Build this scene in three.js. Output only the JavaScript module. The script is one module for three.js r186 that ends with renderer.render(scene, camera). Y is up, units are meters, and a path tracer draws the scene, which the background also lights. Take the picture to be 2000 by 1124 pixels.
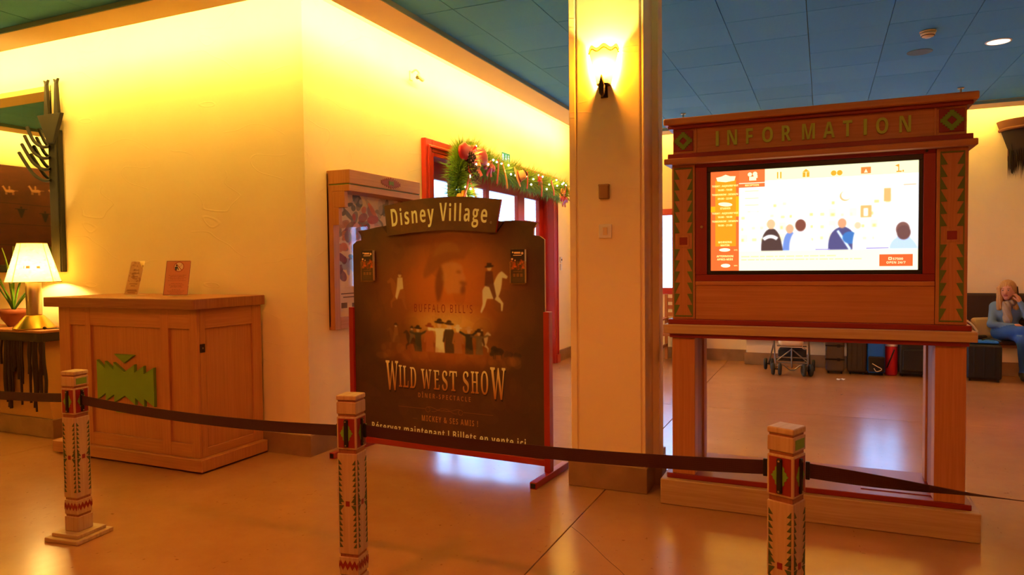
import * as THREE from 'three';
import { RoundedBoxGeometry } from 'three/addons/geometries/RoundedBoxGeometry.js';
import { TextGeometry } from 'three/addons/geometries/TextGeometry.js';
import { FontLoader } from 'three/addons/loaders/FontLoader.js';
import { mergeGeometries } from 'three/addons/utils/BufferGeometryUtils.js';
import { MarchingCubes } from 'three/addons/objects/MarchingCubes.js';
import { RectAreaLightUniformsLib } from 'three/addons/lights/RectAreaLightUniformsLib.js';

// ---------------------------------------------------------------- camera, sky, exposure, large lights
const scene = new THREE.Scene();
const renderer = new THREE.WebGLRenderer({ antialias: true });
renderer.toneMapping = THREE.LinearToneMapping;
renderer.toneMappingExposure = 1.0;
renderer.shadowMap.enabled = true;
RectAreaLightUniformsLib.init();
const camera = new THREE.PerspectiveCamera(2 * Math.atan(562 / 1380) * 180 / Math.PI, 2000 / 1124, 0.05, 100);
camera.position.set(0, 1.5, 0);
camera.rotation.set(-0.034745, 0.41529, -0.010686, 'YXZ');
scene.background = new THREE.Color().setRGB(2.6, 5.4, 10.5);        // bright overcast daylight outside the panes

const WARM = new THREE.Color().setRGB(1, 0.55, 0.13);
const COVEC = new THREE.Color().setRGB(1, 0.68, 0.13);
const COVE = 130, EDGE = 46, DOWN = 27, XR = 3.6;      // XR: inner face of the right wall
function areaLight(name, w, h, I, color, pos, target) {
  const l = new THREE.RectAreaLight(color, I, w, h);
  l.name = name; l.position.set(...pos); l.lookAt(...target); scene.add(l);
  return l;
}
// fluorescent runs above the four cove shelves (RectAreaLight looks along its -z, lookAt turns lights like cameras)
// in each cove a bright row set back on the shelf washes the top of the wall, a dimmer row at the shelf's edge the rest
for (const [n, len, deep, edge, at] of [
  ['left', 6.9, 1, 1, (b, y) => [-6.7, y, -3.854 + b]], ['passage', 6.5, 1.2, 1.35, (b, y) => [-3.177 + b, y, -7.2]],
  ['far', 6.2, 0.45, 0.35, (b, y) => [0.3, y, -10.5 + b]], ['end', 7.4, 1, 1, (b, y) => [-10.17 + b, y, 0.1]]]) {
  areaLight('cove_light_' + n, len, 0.06, COVE * deep, COVEC, at(0.085, 3.459), at(-0.5, 3.459));
  areaLight('cove_edge_light_' + n, len, 0.05, EDGE * edge, COVEC, at(0.012, 3.454), at(-0.5, 3.12));
}

// ---------------------------------------------------------------- helpers
let seed = 7;
const rnd = () => { seed = (seed * 1664525 + 1013904223) >>> 0; return seed / 4294967296; };
const rr = (a, b) => a + (b - a) * rnd();
const used = new Map();
function numbered(name) { const n = used.get(name) || 0; used.set(name, n + 1); return n ? name + '_' + String(n).padStart(3, '0') : name; }
function shadows(o) { o.castShadow = true; o.receiveShadow = true; return o; }
function thing(name, label, category, pos = [0, 0, 0], turn = 0, group) {
  const o = new THREE.Group(); o.name = numbered(name); o.position.set(...pos); o.rotation.y = turn;
  o.userData = { label, category }; if (group) o.userData.group = group;
  scene.add(o); return o;
}
function part(parent, name, geo, mat, x = 0, y = 0, z = 0, rx = 0, ry = 0, rz = 0) {
  const m = shadows(new THREE.Mesh(geo, mat)); m.name = name; m.position.set(x, y, z); m.rotation.set(rx, ry, rz); parent.add(m); return m;
}
function solo(name, label, category, geo, mat, pos = [0, 0, 0], rot = [0, 0, 0], group) {
  const m = shadows(new THREE.Mesh(geo, mat)); m.name = numbered(name); m.position.set(...pos); m.rotation.set(...rot);
  m.userData = { label, category }; if (group) m.userData.group = group; scene.add(m); return m;
}
function struct(name, geo, mat, x = 0, y = 0, z = 0) {
  const m = shadows(new THREE.Mesh(geo, mat)); m.name = name; m.position.set(x, y, z); m.userData = { kind: 'structure' }; scene.add(m); return m;
}
function structGroup(name) { const g = new THREE.Group(); g.name = name; g.userData = { kind: 'structure' }; scene.add(g); return g; }
// uv in metres by the face's main direction; g = grain axis (runs along v)
function uvm(geo, g = 'y', off = true) {
  const p = geo.attributes.position, n = geo.attributes.normal, uv = new Float32Array(p.count * 2), ou = off ? rnd() * 5 : 0, ov = off ? rnd() * 5 : 0;
  for (let i = 0; i < p.count; i++) {
    const ax = Math.abs(n.getX(i)), ay = Math.abs(n.getY(i)), az = Math.abs(n.getZ(i)), x = p.getX(i), y = p.getY(i), z = p.getZ(i);
    let u, v;
    if (g === 'y') { if (ay > ax && ay > az) { u = x; v = z; } else if (ax > az) { u = z; v = y; } else { u = x; v = y; } }
    else if (g === 'x') { if (ax > ay && ax > az) { u = z; v = y; } else if (ay > az) { u = z; v = x; } else { u = y; v = x; } }
    else { if (az > ax && az > ay) { u = x; v = y; } else if (ay > ax) { u = x; v = z; } else { u = y; v = z; } }
    uv[i * 2] = u + ou; uv[i * 2 + 1] = v + ov;
  }
  geo.setAttribute('uv', new THREE.BufferAttribute(uv, 2)); return geo;
}
const rbox = (w, h, d, r = 0.004, g = 'y') => uvm(new RoundedBoxGeometry(w, h, d, 1, Math.min(r, w / 2.2, h / 2.2, d / 2.2)), g);
const pbox = (w, h, d, g = 'y') => uvm(new THREE.BoxGeometry(w, h, d), g);
// a box given by its limits, with its pivot at the centre
function lim(parent, name, mat, x0, x1, y0, y1, z0, z1, r = 0.004, g = 'y') {
  return part(parent, name, rbox(Math.abs(x1 - x0), Math.abs(y1 - y0), Math.abs(z1 - z0), r, g), mat, (x0 + x1) / 2, (y0 + y1) / 2, (z0 + z1) / 2);
}
function slim(name, mat, x0, x1, y0, y1, z0, z1, g = 'y') {
  return struct(name, pbox(Math.abs(x1 - x0), Math.abs(y1 - y0), Math.abs(z1 - z0), g), mat, (x0 + x1) / 2, (y0 + y1) / 2, (z0 + z1) / 2);
}
function poly(pts, depth, bevel = 0) {
  const s = new THREE.Shape(pts.map((p) => new THREE.Vector2(p[0], p[1])));
  return new THREE.ExtrudeGeometry(s, { depth, bevelEnabled: bevel > 0, bevelThickness: bevel, bevelSize: bevel, bevelSegments: 1, curveSegments: 8 });
}
const tube = (pts, r, seg = 24, rad = 8, closed = false) => new THREE.TubeGeometry(new THREE.CatmullRomCurve3(pts.map((p) => new THREE.Vector3(...p)), closed), seg, r, rad, closed);
function rod(a, b, r, rad = 8) {
  const A = new THREE.Vector3(...a), B = new THREE.Vector3(...b), g = new THREE.CylinderGeometry(r, r, A.distanceTo(B), rad);
  g.applyQuaternion(new THREE.Quaternion().setFromUnitVectors(new THREE.Vector3(0, 1, 0), B.clone().sub(A).normalize()));
  return g.translate((A.x + B.x) / 2, (A.y + B.y) / 2, (A.z + B.z) / 2);
}
const lathe = (pts, seg = 40) => new THREE.LatheGeometry(pts.map((p) => new THREE.Vector2(p[0], p[1])), seg);
function merge(list) { return mergeGeometries(list.map((g) => { const n = g.index ? g.toNonIndexed() : g; for (const k of Object.keys(n.attributes)) if (!['position', 'normal', 'uv'].includes(k)) n.deleteAttribute(k); return n; })); }

// ---------------------------------------------------------------- noise and textures
const perm = new Uint8Array(512); { const p = [...Array(256).keys()]; for (let i = 255; i > 0; i--) { const j = Math.floor(rnd() * (i + 1)); [p[i], p[j]] = [p[j], p[i]]; } for (let i = 0; i < 512; i++) perm[i] = p[i & 255]; }
const sm = (t) => t * t * (3 - 2 * t);
function vnoise(x, y, px, py) {   // value noise, periodic in px, py
  const xi = Math.floor(x), yi = Math.floor(y), fx = sm(x - xi), fy = sm(y - yi), m = (a, b) => ((a % b) + b) % b;
  const h = (a, b) => perm[perm[m(a, px) & 255] + (m(b, py) & 255)] / 255;
  return (h(xi, yi) * (1 - fx) + h(xi + 1, yi) * fx) * (1 - fy) + (h(xi, yi + 1) * (1 - fx) + h(xi + 1, yi + 1) * fx) * fy;
}
function fbm(u, v, cx, cy, oct) { let s = 0, a = 0.5, t = 0; for (let i = 0; i < oct; i++) { s += a * vnoise(u * cx, v * cy, cx, cy); t += a; a *= 0.5; cx *= 2; cy *= 2; } return s / t; }
function dataTex(w, h, fn, srgb, ru = 1, rv = 1) {
  const d = new Uint8Array(w * h * 4);
  for (let y = 0; y < h; y++) for (let x = 0; x < w; x++) { const c = fn(x / w, y / h, x, y), o = (y * w + x) * 4; for (let k = 0; k < 3; k++) d[o + k] = Math.max(0, Math.min(255, Array.isArray(c) ? c[k] : c)); d[o + 3] = 255; }
  const t = new THREE.DataTexture(d, w, h); t.magFilter = THREE.LinearFilter; t.minFilter = THREE.LinearFilter; t.wrapS = t.wrapT = THREE.RepeatWrapping; t.repeat.set(ru, rv);
  if (srgb) t.colorSpace = THREE.SRGBColorSpace; t.needsUpdate = true; return t;
}
function bumpTex(w, h, fn, ru = 1, rv = 1) {     // float heights (0..1), so that gentle slopes do not terrace
  const d = new Float32Array(w * h * 4);
  for (let y = 0; y < h; y++) for (let x = 0; x < w; x++) { const c = fn(x / w, y / h) / 255, o = (y * w + x) * 4; d[o] = d[o + 1] = d[o + 2] = c; d[o + 3] = 1; }
  const t = new THREE.DataTexture(d, w, h, THREE.RGBAFormat, THREE.FloatType); t.magFilter = THREE.LinearFilter; t.minFilter = THREE.LinearFilter; t.wrapS = t.wrapT = THREE.RepeatWrapping; t.repeat.set(ru, rv); t.needsUpdate = true; return t;
}
function canvasTex(w, h, draw, srgb = true) {
  const c = document.createElement('canvas'); c.width = w; c.height = h; draw(c.getContext('2d'), w, h);
  const t = new THREE.CanvasTexture(c); if (srgb) t.colorSpace = THREE.SRGBColorSpace; t.magFilter = THREE.LinearFilter; return t;
}
const mix = (a, b, t) => a.map((x, i) => x + (b[i] - x) * t);
function woodTex(light, dark) {
  return dataTex(256, 512, (u, v) => { const w = fbm(u, v, 4, 2, 3); const g = fbm(u + w * 0.05, v, 48, 3, 3), f = fbm(u, v, 96, 10, 2); let t = 0.62 * g + 0.38 * f; t = Math.min(1, Math.max(0, (t - 0.28) * 1.9)); return mix(dark, light, t); }, true, 1 / 0.45, 1 / 1.3);
}
const oakMap = woodTex([188, 128, 78], [172, 112, 64]);
const tanMap = woodTex([194, 164, 122], [174, 142, 100]);
const darkOakMap = woodTex([158, 98, 56], [136, 78, 42]);
const plasterBump = bumpTex(512, 512, (u, v) => {          // hand-trowelled plaster: soft waves and a few raised ridges
  let b = 120 + 60 * (fbm(u, v, 5, 5, 3) - 0.5) + 18 * (fbm(u, v, 40, 40, 2) - 0.5);
  const r = Math.abs(fbm(u + v, v - u * 0.0, 3, 7, 2) - 0.52); if (r < 0.010 && fbm(u, v, 6, 6, 1) > 0.56) b += 70 * (1 - r / 0.010); return b;
}, 1 / 1.5, 1 / 1.5);
const wallMap = dataTex(256, 256, (u, v) => { const t = fbm(u, v, 6, 6, 4); return mix([240, 218, 168], [247, 227, 182], t); }, true, 1 / 2.3, 1 / 2.3);
const floorMap = dataTex(1024, 1024, (u, v) => {
  const t = 0.55 * fbm(u, v, 5, 5, 4) + 0.3 * fbm(u, v, 17, 23, 3) + 0.15 * fbm(u, v, 90, 90, 2); let c = mix([158, 108, 68], [184, 134, 90], t);
  const s = fbm(u, v, 200, 200, 1), k = fbm(u, v, 9, 9, 2); if (s > 0.965 && k > 0.5) c = mix(c, [120, 74, 40], 0.55); return c;
}, true, 1 / 4.2, 1 / 4.2);
const floorRough = dataTex(512, 512, (u, v) => 48 + 22 * fbm(u, v, 7, 7, 4), false, 1 / 3.1, 1 / 3.1);
const floorBump = bumpTex(512, 512, (u, v) => 128 + 110 * (fbm(u, v, 9, 22, 3) - 0.5), 1 / 2.7, 1 / 2.7);
const tileBump = dataTex(256, 256, (u, v) => 160 - (fbm(u, v, 64, 64, 1) > 0.8 ? 90 : 0) + 30 * fbm(u, v, 30, 30, 2), false, 1 / 0.6, 1 / 0.6);
const stoneMap = dataTex(256, 256, (u, v) => { const t = fbm(u, v, 6, 6, 4); return mix([116, 86, 58], [166, 128, 90], t); }, true, 1 / 0.9, 1 / 0.9);
const weaveBump = dataTex(128, 128, (u, v) => 128 + 60 * Math.sin(u * 2 * Math.PI * 24) + 50 * Math.sin(v * 2 * Math.PI * 24), false, 6, 6);

const std = (c, rough = 0.6, o = {}) => new THREE.MeshStandardMaterial({ color: c, roughness: rough, ...o });
const phys = (o) => new THREE.MeshPhysicalMaterial(o);
const M = {
  wall: std(0xffffff, 0.85, { map: wallMap, bumpMap: plasterBump, bumpScale: 0.006 }),
  soffit: std(0xffffff, 0.85, { map: wallMap }), cavity: std(0xf6ecd6, 0.85),
  lip: std(0x6f9298, 0.7),
  tiles: [0, 1, 2].map((i) => std([0x48a8ee, 0x44a4ea, 0x4cacf2][i], 0.9, { bumpMap: tileBump, bumpScale: 0.002 })),
  ceilingBase: std(0x46606f, 0.9),
  floor: std(0xffffff, 1, { map: floorMap, roughnessMap: floorRough, bumpMap: floorBump, bumpScale: 0.0004 }),
  screed: std(0x3a2412, 0.9),
  stone: std(0xffffff, 0.55, { map: stoneMap }),
  pillar: std(0xffffff, 0.85, { map: wallMap, bumpMap: plasterBump, bumpScale: 0.003 }),
  oak: std(0xffffff, 0.42, { map: oakMap }), tan: std(0xffffff, 0.5, { map: tanMap }), darkOak: std(0xffffff, 0.45, { map: darkOakMap }),
  redPaint: std(0x84180f, 0.4), redDoor: std(0xb32a1c, 0.35), redFrame: std(0x9c1f16, 0.35),
  green: std(0x6f9a1e, 0.55), greenSoft: std(0x5a7024, 0.6), greenLetter: std(0xa8c850, 0.5), greenDark: std(0x46541e, 0.6),
  black: std(0x0c0a0a, 0.35), blackPlastic: std(0x17120f, 0.45),
  belt: std(0x3a1016, 0.75, { bumpMap: weaveBump, bumpScale: 0.0006 }),
  bronze: std(0x3a2a1c, 0.45, { metalness: 0.5 }), steel: std(0xb9a88c, 0.28, { metalness: 1 }),
  white: std(0xe9e4da, 0.5), cream: std(0xe6cf9e, 0.5),
  glass: phys({ color: 0xffffff, roughness: 0.0, transmission: 1, thickness: 0, ior: 1.5 }),
};

// ---------------------------------------------------------------- room shell
{
  const fl = structGroup('floor');
  lim(fl, 'screed', M.screed, -10.9, XR + 0.2, -0.2, -0.03, -11.2, 4.2, 0.001);
  const slab = (x0, x1, z0, z1) => lim(fl, 'slab', M.floor, x0, x1, -0.03, 0, z0, z1, 0.002);
  const j = -1.3095, g = 0.003, zs = [4.1, -1.2, -7.4, -11.1];
  for (let i = 0; i < 3; i++) { slab(-10.8, -6.0 - g, zs[i] - g, zs[i + 1] + g); slab(-6.0 + g, j - g, zs[i] - g, zs[i + 1] + g); slab(j + g, XR + 0.1, zs[i] - g, zs[i + 1] + g); }
  // hairline crack that starts at the joint
  const pts = [[-1.300, 0.0004, -3.75], [-1.21, 0.0004, -3.66], [-1.10, 0.0004, -3.53], [-1.0, 0.0004, -3.41], [-0.874, 0.0004, -3.27], [-0.79, 0.0004, -3.14]];
  part(fl, 'crack', tube(pts, 0.0011, 30, 5), M.screed);
}
slim('wall_left', M.wall, -10.92, -3.68, 0, 3.62, -4.64, -4.39);
{
  const w = structGroup('wall_passage');
  const p = (z0, z1, y0, y1) => part(w, 'wall_section', pbox(0.25, y1 - y0, Math.abs(z1 - z0)), M.wall, -3.805, (y0 + y1) / 2, (z0 + z1) / 2);
  p(-4.64, -6.25, 0, 3.62); p(-9.85, -11.25, 0, 3.62); p(-6.25, -9.85, 2.64, 3.62);
}
{
  const w = structGroup('wall_far'), z = -11.125;
  const p = (x0, x1, y0, y1) => part(w, 'wall_section', pbox(x1 - x0, y1 - y0, 0.25), M.wall, (x0 + x1) / 2, (y0 + y1) / 2, z);
  p(-3.68, -2.8, 0, 3.62); p(-2.8, -1.85, 0, 0.99); p(-2.8, -1.85, 2.31, 3.62); p(-1.85, 0.42, 0, 3.62); p(0.42, 1.07, 0, 0.99); p(0.42, 1.07, 2.31, 3.62); p(1.07, XR + 0.25, 0, 3.62);
}
slim('wall_right', M.wall, XR, XR + 0.25, 0, 3.62, -11.25, 4.25);
slim('wall_back', M.wall, -10.92, XR + 0.25, 0, 3.62, 4.0, 4.25);
slim('wall_end', M.wall, -10.92, -10.67, 0, 3.62, -4.64, 4.25);
// baseboards
slim('baseboard_left', M.stone, -10.67, -3.65, 0, 0.165, -4.39, -4.36, 'x');
slim('baseboard_passage', M.stone, -3.68, -3.65, 0, 0.165, -6.12, -4.39, 'z');
slim('baseboard_passage_far', M.stone, -3.68, -3.65, 0, 0.165, -11.0, -9.98, 'z');
slim('baseboard_far', M.stone, -3.65, XR, 0, 0.17, -11.0, -10.96, 'x');
slim('baseboard_right', M.stone, XR - 0.04, XR, 0, 0.165, -10.96, 4.0, 'z');
// plaster corner bead on the outer wall corner
{
  const t = structGroup('trim_1');
  lim(t, 'corner_bead', M.wall, -3.73, -3.676, 0.166, 2.26, -4.391, -4.3865, 0.001); lim(t, 'corner_bead', M.wall, -3.681, -3.6765, 0.166, 2.26, -4.44, -4.3865, 0.001);
}
// ceiling: slab above, hung tiles, cove shelves with blue lips
{
  const c = structGroup('ceiling');
  lim(c, 'slab', M.cavity, -10.92, XR + 0.25, 3.62, 3.8, -11.25, 4.25, 0.001);
  lim(c, 'tile_backing', M.ceilingBase, -9.86, XR, 3.42, 3.615, -3.585, 4.0, 0.001);
  lim(c, 'tile_backing', M.ceilingBase, -2.88, XR, 3.42, 3.615, -10.18, -3.586, 0.001);
  const tg = new THREE.BoxGeometry(0.5985, 0.018, 0.5985); uvm(tg, 'y');
  const place = (x0, z0, w = 0.604, d = 0.604) => {
    const g = w === 0.604 && d === 0.604 ? tg : uvm(new THREE.BoxGeometry(w - 0.0055, 0.018, d - 0.0055));
    part(c, 'ceiling_tile', g, M.tiles[Math.floor(rnd() * 3)], x0 + w / 2, 3.409 + rr(-0.0012, 0.0012), z0 + d / 2);
  };
  const X0 = -2.541, Z0 = -4.725, S = 0.604;
  for (let i = -1; i < 11; i++) for (let k = -3; k < 9; k++) {            // lobby field
    const x = X0 + i * S, z = Z0 - k * S - S; if (z < -10.2 || x > XR - 0.3) continue;
    if (i === -1) { place(-2.87, z, X0 + 2.87 - 0, S); continue; }
    place(x, z);
  }
  for (let i = -12; i < -1; i++) for (let k = -3; k < -1; k++) {           // field along the left wall
    const x = X0 + i * S, z = Z0 - k * S - S; if (k === -2 && x < -2.9) { place(x, -3.58, S, 0.604 - (3.58 - 3.517)); } else place(x, z);
  }
  const rest = std(0x48a8ee, 0.9, { bumpMap: tileBump, bumpScale: 0.002 });
  lim(c, 'ceiling_field', rest, -9.85, XR, 3.4, 3.418, -2.913, 4.0, 0.001); lim(c, 'ceiling_field', rest, 3.5, XR, 3.4, 3.418, -10.15, -2.92, 0.001);
  lim(c, 'ceiling_field', rest, -9.85, -9.19, 3.4, 3.418, -3.58, -2.92, 0.001);
  // shelves
  const sh = (x0, x1, z0, z1) => lim(c, 'cove_shelf', M.soffit, x0, x1, 3.36, 3.418, z0, z1, 0.002, 'x');
  sh(-10.17, -2.864, -3.854, -3.572); sh(-3.177, -2.864, -10.5, -3.856); sh(-2.863, XR, -10.5, -10.19); sh(-10.17, -9.86, -3.571, 4.0);
  const lp = (x0, x1, z0, z1) => lim(c, 'shelf_lip', M.lip, x0, x1, 3.362, 3.399, z0, z1, 0.001, 'x');
  lp(-9.86, -2.86, -3.572, -3.56); lp(-2.864, -2.852, -10.19, -3.572); lp(-2.85, XR, -10.19, -10.178); lp(-9.86, -9.848, -3.56, 4.0);
}
// fluorescent runs along the inner edges of the shelves
{
  const glow = new THREE.MeshStandardMaterial({ color: 0xffffff, emissive: COVEC, emissiveIntensity: 6 });
  const tg = new THREE.CylinderGeometry(0.011, 0.011, 1.2, 12), bat = new RoundedBoxGeometry(1.24, 0.006, 0.03, 1, 0.002);
  const run = (label, n, pos, turn) => { const t = thing('cove_light', label, 'cove light', pos, turn); for (let i = 0; i < n; i++) { const x = (i - (n - 1) / 2) * 1.26; part(t, 'batten', bat, M.white, x, 0.003, -0.03); part(t, 'fluorescent_tube', tg, glow, x, 0.017, -0.03, 0, 0, Math.PI / 2); } };
  run('row of fluorescent tubes in the cove above the wooden counter', 5, [-6.7, 3.418, -3.70], 0);
  run('row of fluorescent tubes in the cove above the red glazed doors', 5, [-3.02, 3.418, -7.2], Math.PI / 2);
  run('row of fluorescent tubes in the cove above the upholstered bench', 4, [0.3, 3.418, -10.34], 0);
  run('row of fluorescent tubes in the cove above the painted hide', 5, [-10.02, 3.418, 0.1], Math.PI / 2);
}
// pillar
{
  const p = structGroup('wall_pillar');
  lim(p, 'shaft', M.pillar, -1.543, -1.045, 0, 3.4, -5.03, -4.480, 0.006);
  lim(p, 'front_panel', M.pillar, -1.488, -1.070, 0.17, 3.4, -4.482, -4.468, 0.005);
  lim(p, 'edge_strip', M.pillar, -1.545, -1.500, 0.17, 3.4, -4.482, -4.468, 0.005); lim(p, 'edge_strip', M.pillar, -1.058, -1.042, 0.17, 3.4, -4.482, -4.468, 0.005);
  lim(p, 'side_rib', M.pillar, -1.585, -1.0, 0, 3.4, -4.82, -4.70, 0.008);
  lim(p, 'plinth', M.stone, -1.565, -1.03, 0, 0.17, -5.045, -4.454, 0.006, 'x'); lim(p, 'plinth_rib', M.stone, -1.605, -0.982, 0, 0.17, -4.84, -4.685, 0.006, 'x');
}
// ---------------------------------------------------------------- windows in the far wall
function farWindow(n, x0, x1) {
  const w = structGroup('window_' + n), y0 = 0.99, y1 = 2.31, f = 0.1;
  const b = (a, c, d, e) => lim(w, 'window_frame', M.redDoor, a, c, d, e, -11.06, -10.985, 0.006);
  b(x0, x1, y0, y0 + f); b(x0, x1, y1 - f, y1); b(x0, x0 + f, y0 + f, y1 - f); b(x1 - f, x1, y0 + f, y1 - f); b((x0 + x1) / 2 - 0.03, (x0 + x1) / 2 + 0.03, y0 + f, y1 - f);
  for (const [a, c] of [[x0 + f, (x0 + x1) / 2 - 0.03], [(x0 + x1) / 2 + 0.03, x1 - f]]) part(w, 'pane', new THREE.BoxGeometry(c - a, y1 - y0 - 2 * f, 0.006), M.glass, (a + c) / 2, (y0 + y1) / 2, -11.04);
}
farWindow(1, -2.8, -1.85); farWindow(2, 0.42, 1.07);
// ---------------------------------------------------------------- red glazed doors in the passage wall
{
  const d = structGroup('door_1'), R = M.redDoor;
  const b = (name, x0, x1, y0, y1, z0, z1) => lim(d, name, R, x0, x1, y0, y1, z0, z1, 0.008);
  b('casing', -3.68, -3.625, 0.13, 2.76, -6.255, -6.13); b('casing', -3.68, -3.625, 0.13, 2.76, -9.97, -9.845); b('casing', -3.68, -3.625, 2.635, 2.76, -9.845, -6.255);
  b('casing_block', -3.68, -3.61, 0, 0.13, -6.26, -6.12); b('casing_block', -3.68, -3.61, 0, 0.13, -9.98, -9.84);
  b('casing_bead', -3.63, -3.61, 0.13, 2.70, -6.20, -6.17); b('casing_bead', -3.63, -3.61, 0.13, 2.70, -9.93, -9.90); b('casing_bead', -3.63, -3.61, 2.67, 2.70, -9.90, -6.20);
  b('jamb', -3.90, -3.63, 0, 2.635, -6.30, -6.255); b('jamb', -3.90, -3.63, 0, 2.635, -9.845, -9.80); b('head', -3.90, -3.63, 2.59, 2.635, -9.80, -6.30);
  const rail = (z0, z1, y0, y1) => b('rail', -3.86, -3.80, y0, y1, z0, z1), stile = (z0, z1) => b('stile', -3.86, -3.80, 0.02, 2.59, z0, z1);
  stile(-6.30, -6.42); stile(-6.98, -7.06); stile(-7.88, -7.955); stile(-8.855, -9.09); stile(-9.63, -9.80);
  for (const [a, c] of [[-6.42, -6.98], [-7.06, -7.88], [-7.955, -8.855], [-9.09, -9.63]]) {
    rail(a, c, 2.40, 2.59); rail(a, c, 0.02, 0.28); rail(a, c, 1.0, 1.06);
    part(d, 'pane', new THREE.BoxGeometry(0.008, 1.34, Math.abs(c - a)), M.glass, -3.83, 1.73, (a + c) / 2); part(d, 'pane', new THREE.BoxGeometry(0.008, 0.72, Math.abs(c - a)), M.glass, -3.83, 0.64, (a + c) / 2);
  }
  rail(-9.09, -9.63, 2.075, 2.095);
  part(d, 'door_handle', rod([-3.74, 0.85, -8.93], [-3.74, 1.35, -8.93], 0.015), M.steel);
}

// ---------------------------------------------------------------- wooden reception counter
{
  const t = thing('reception_counter', 'orange oak reception counter with green zigzag emblem standing against the wall', 'counter', [-4.88, 0, -4.02]);
  const ox = 4.88, oz = 4.02, L = (n, m, x0, x1, y0, y1, z0, z1, r = 0.004, g = 'y') => lim(t, n, m, x0 + ox, x1 + ox, y0, y1, z0 + oz, z1 + oz, r, g);
  L('carcass', M.darkOak, -5.60, -4.145, 0.02, 1.185, -4.355, -3.745, 0.003);
  L('plinth', M.oak, -5.72, -4.075, 0.012, 0.105, -4.355, -3.692, 0.008, 'x');
  const S = (x0, x1) => L('stile', M.oak, x0, x1, 0.105, 1.188, -3.745, -3.72);
  S(-5.63, -5.50); S(-5.32, -5.258); S(-4.493, -4.409); S(-4.198, -4.12);
  for (const [a, c] of [[-5.50, -5.32], [-5.258, -4.493], [-4.409, -4.198]]) { L('rail', M.oak, a, c, 1.045, 1.188, -3.745, -3.7215, 0.004, 'x'); L('rail', M.oak, a, c, 0.105, 0.205, -3.745, -3.7215, 0.004, 'x'); L('front_panel', M.oak, a, c, 0.205, 1.045, -3.7475, -3.738, 0.002); }
  const Q = (z0, z1) => L('stile', M.oak, -4.145, -4.12, 0.105, 1.188, z0, z1);
  Q(-3.795, -3.747); Q(-4.355, -4.26); L('rail', M.oak, -4.145, -4.1215, 1.045, 1.188, -4.26, -3.795, 0.004, 'z'); L('rail', M.oak, -4.145, -4.1215, 0.105, 0.17, -4.26, -3.795, 0.004, 'z'); L('side_panel', M.oak, -4.147, -4.138, 0.17, 1.045, -4.26, -3.795, 0.002);
  L('worktop', M.darkOak, -5.715, -4.075, 1.19, 1.267, -4.355, -3.655, 0.006, 'x');
  const e = (u, v) => [(u - 807) / 355 * 0.619, -(v - 612) / 242 * 0.298];
  const zig = [[630, 480], [683, 530], [683, 486], [738, 536], [738, 490], [805, 546], [868, 495], [868, 545], [925, 500], [925, 550], [985, 507], [985, 744], [925, 700], [925, 748], [868, 698], [868, 742], [805, 690], [738, 738], [738, 688], [683, 732], [683, 684], [630, 728]].map((p) => e(...p));
  part(t, 'emblem', poly(zig, 0.022, 0.002), M.green, -4.878 + ox, 0.615, -3.738 + oz);
  part(t, 'emblem_triangle', poly([e(743, 436), e(803, 488), e(865, 436)].reverse(), 0.02, 0.002), M.green, -4.878 + ox, 0.615, -3.738 + oz);
  part(t, 'emblem_triangle', poly([e(743, 800), e(803, 748), e(865, 800)], 0.02, 0.002), M.green, -4.878 + ox, 0.615, -3.738 + oz);
  const o = part(t, 'outlet_plate', rbox(0.008, 0.062, 0.044, 0.003), M.bronze, -4.118 + ox, 0.905, -3.765 + oz); part(o, 'socket', rbox(0.006, 0.012, 0.01, 0.001), M.steel, 0.003, 0, 0);
}
// two acrylic sign holders on the counter
function signHolder(label, x, z, turn, tex, w = 0.205, h = 0.29) {
  const t = thing('sign_holder', label, 'sign', [x, 1.267, z], turn);
  const a = -0.25, c = Math.cos(a), s = Math.sin(a), g = new THREE.Group();
  const acr = phys({ color: 0xffffff, roughness: 0.05, transmission: 1, thickness: 0 });
  part(t, 'acrylic_panel', new RoundedBoxGeometry(w, h, 0.004, 1, 0.0015), acr, 0, 0.003 + h / 2 * c, h / 2 * s, a);
  part(t, 'printed_sheet', new THREE.BoxGeometry(w - 0.008, h - 0.014, 0.0012), [M.white, M.white, M.white, M.white, std(0xffffff, 0.5, { map: tex }), M.white], 0, 0.003 + h / 2 * c, h / 2 * s - 0.0032, a);
  part(t, 'acrylic_foot', new RoundedBoxGeometry(w, 0.004, 0.09, 1, 0.0015), acr, 0, 0.002, -0.045);
  return t;
}
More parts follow.
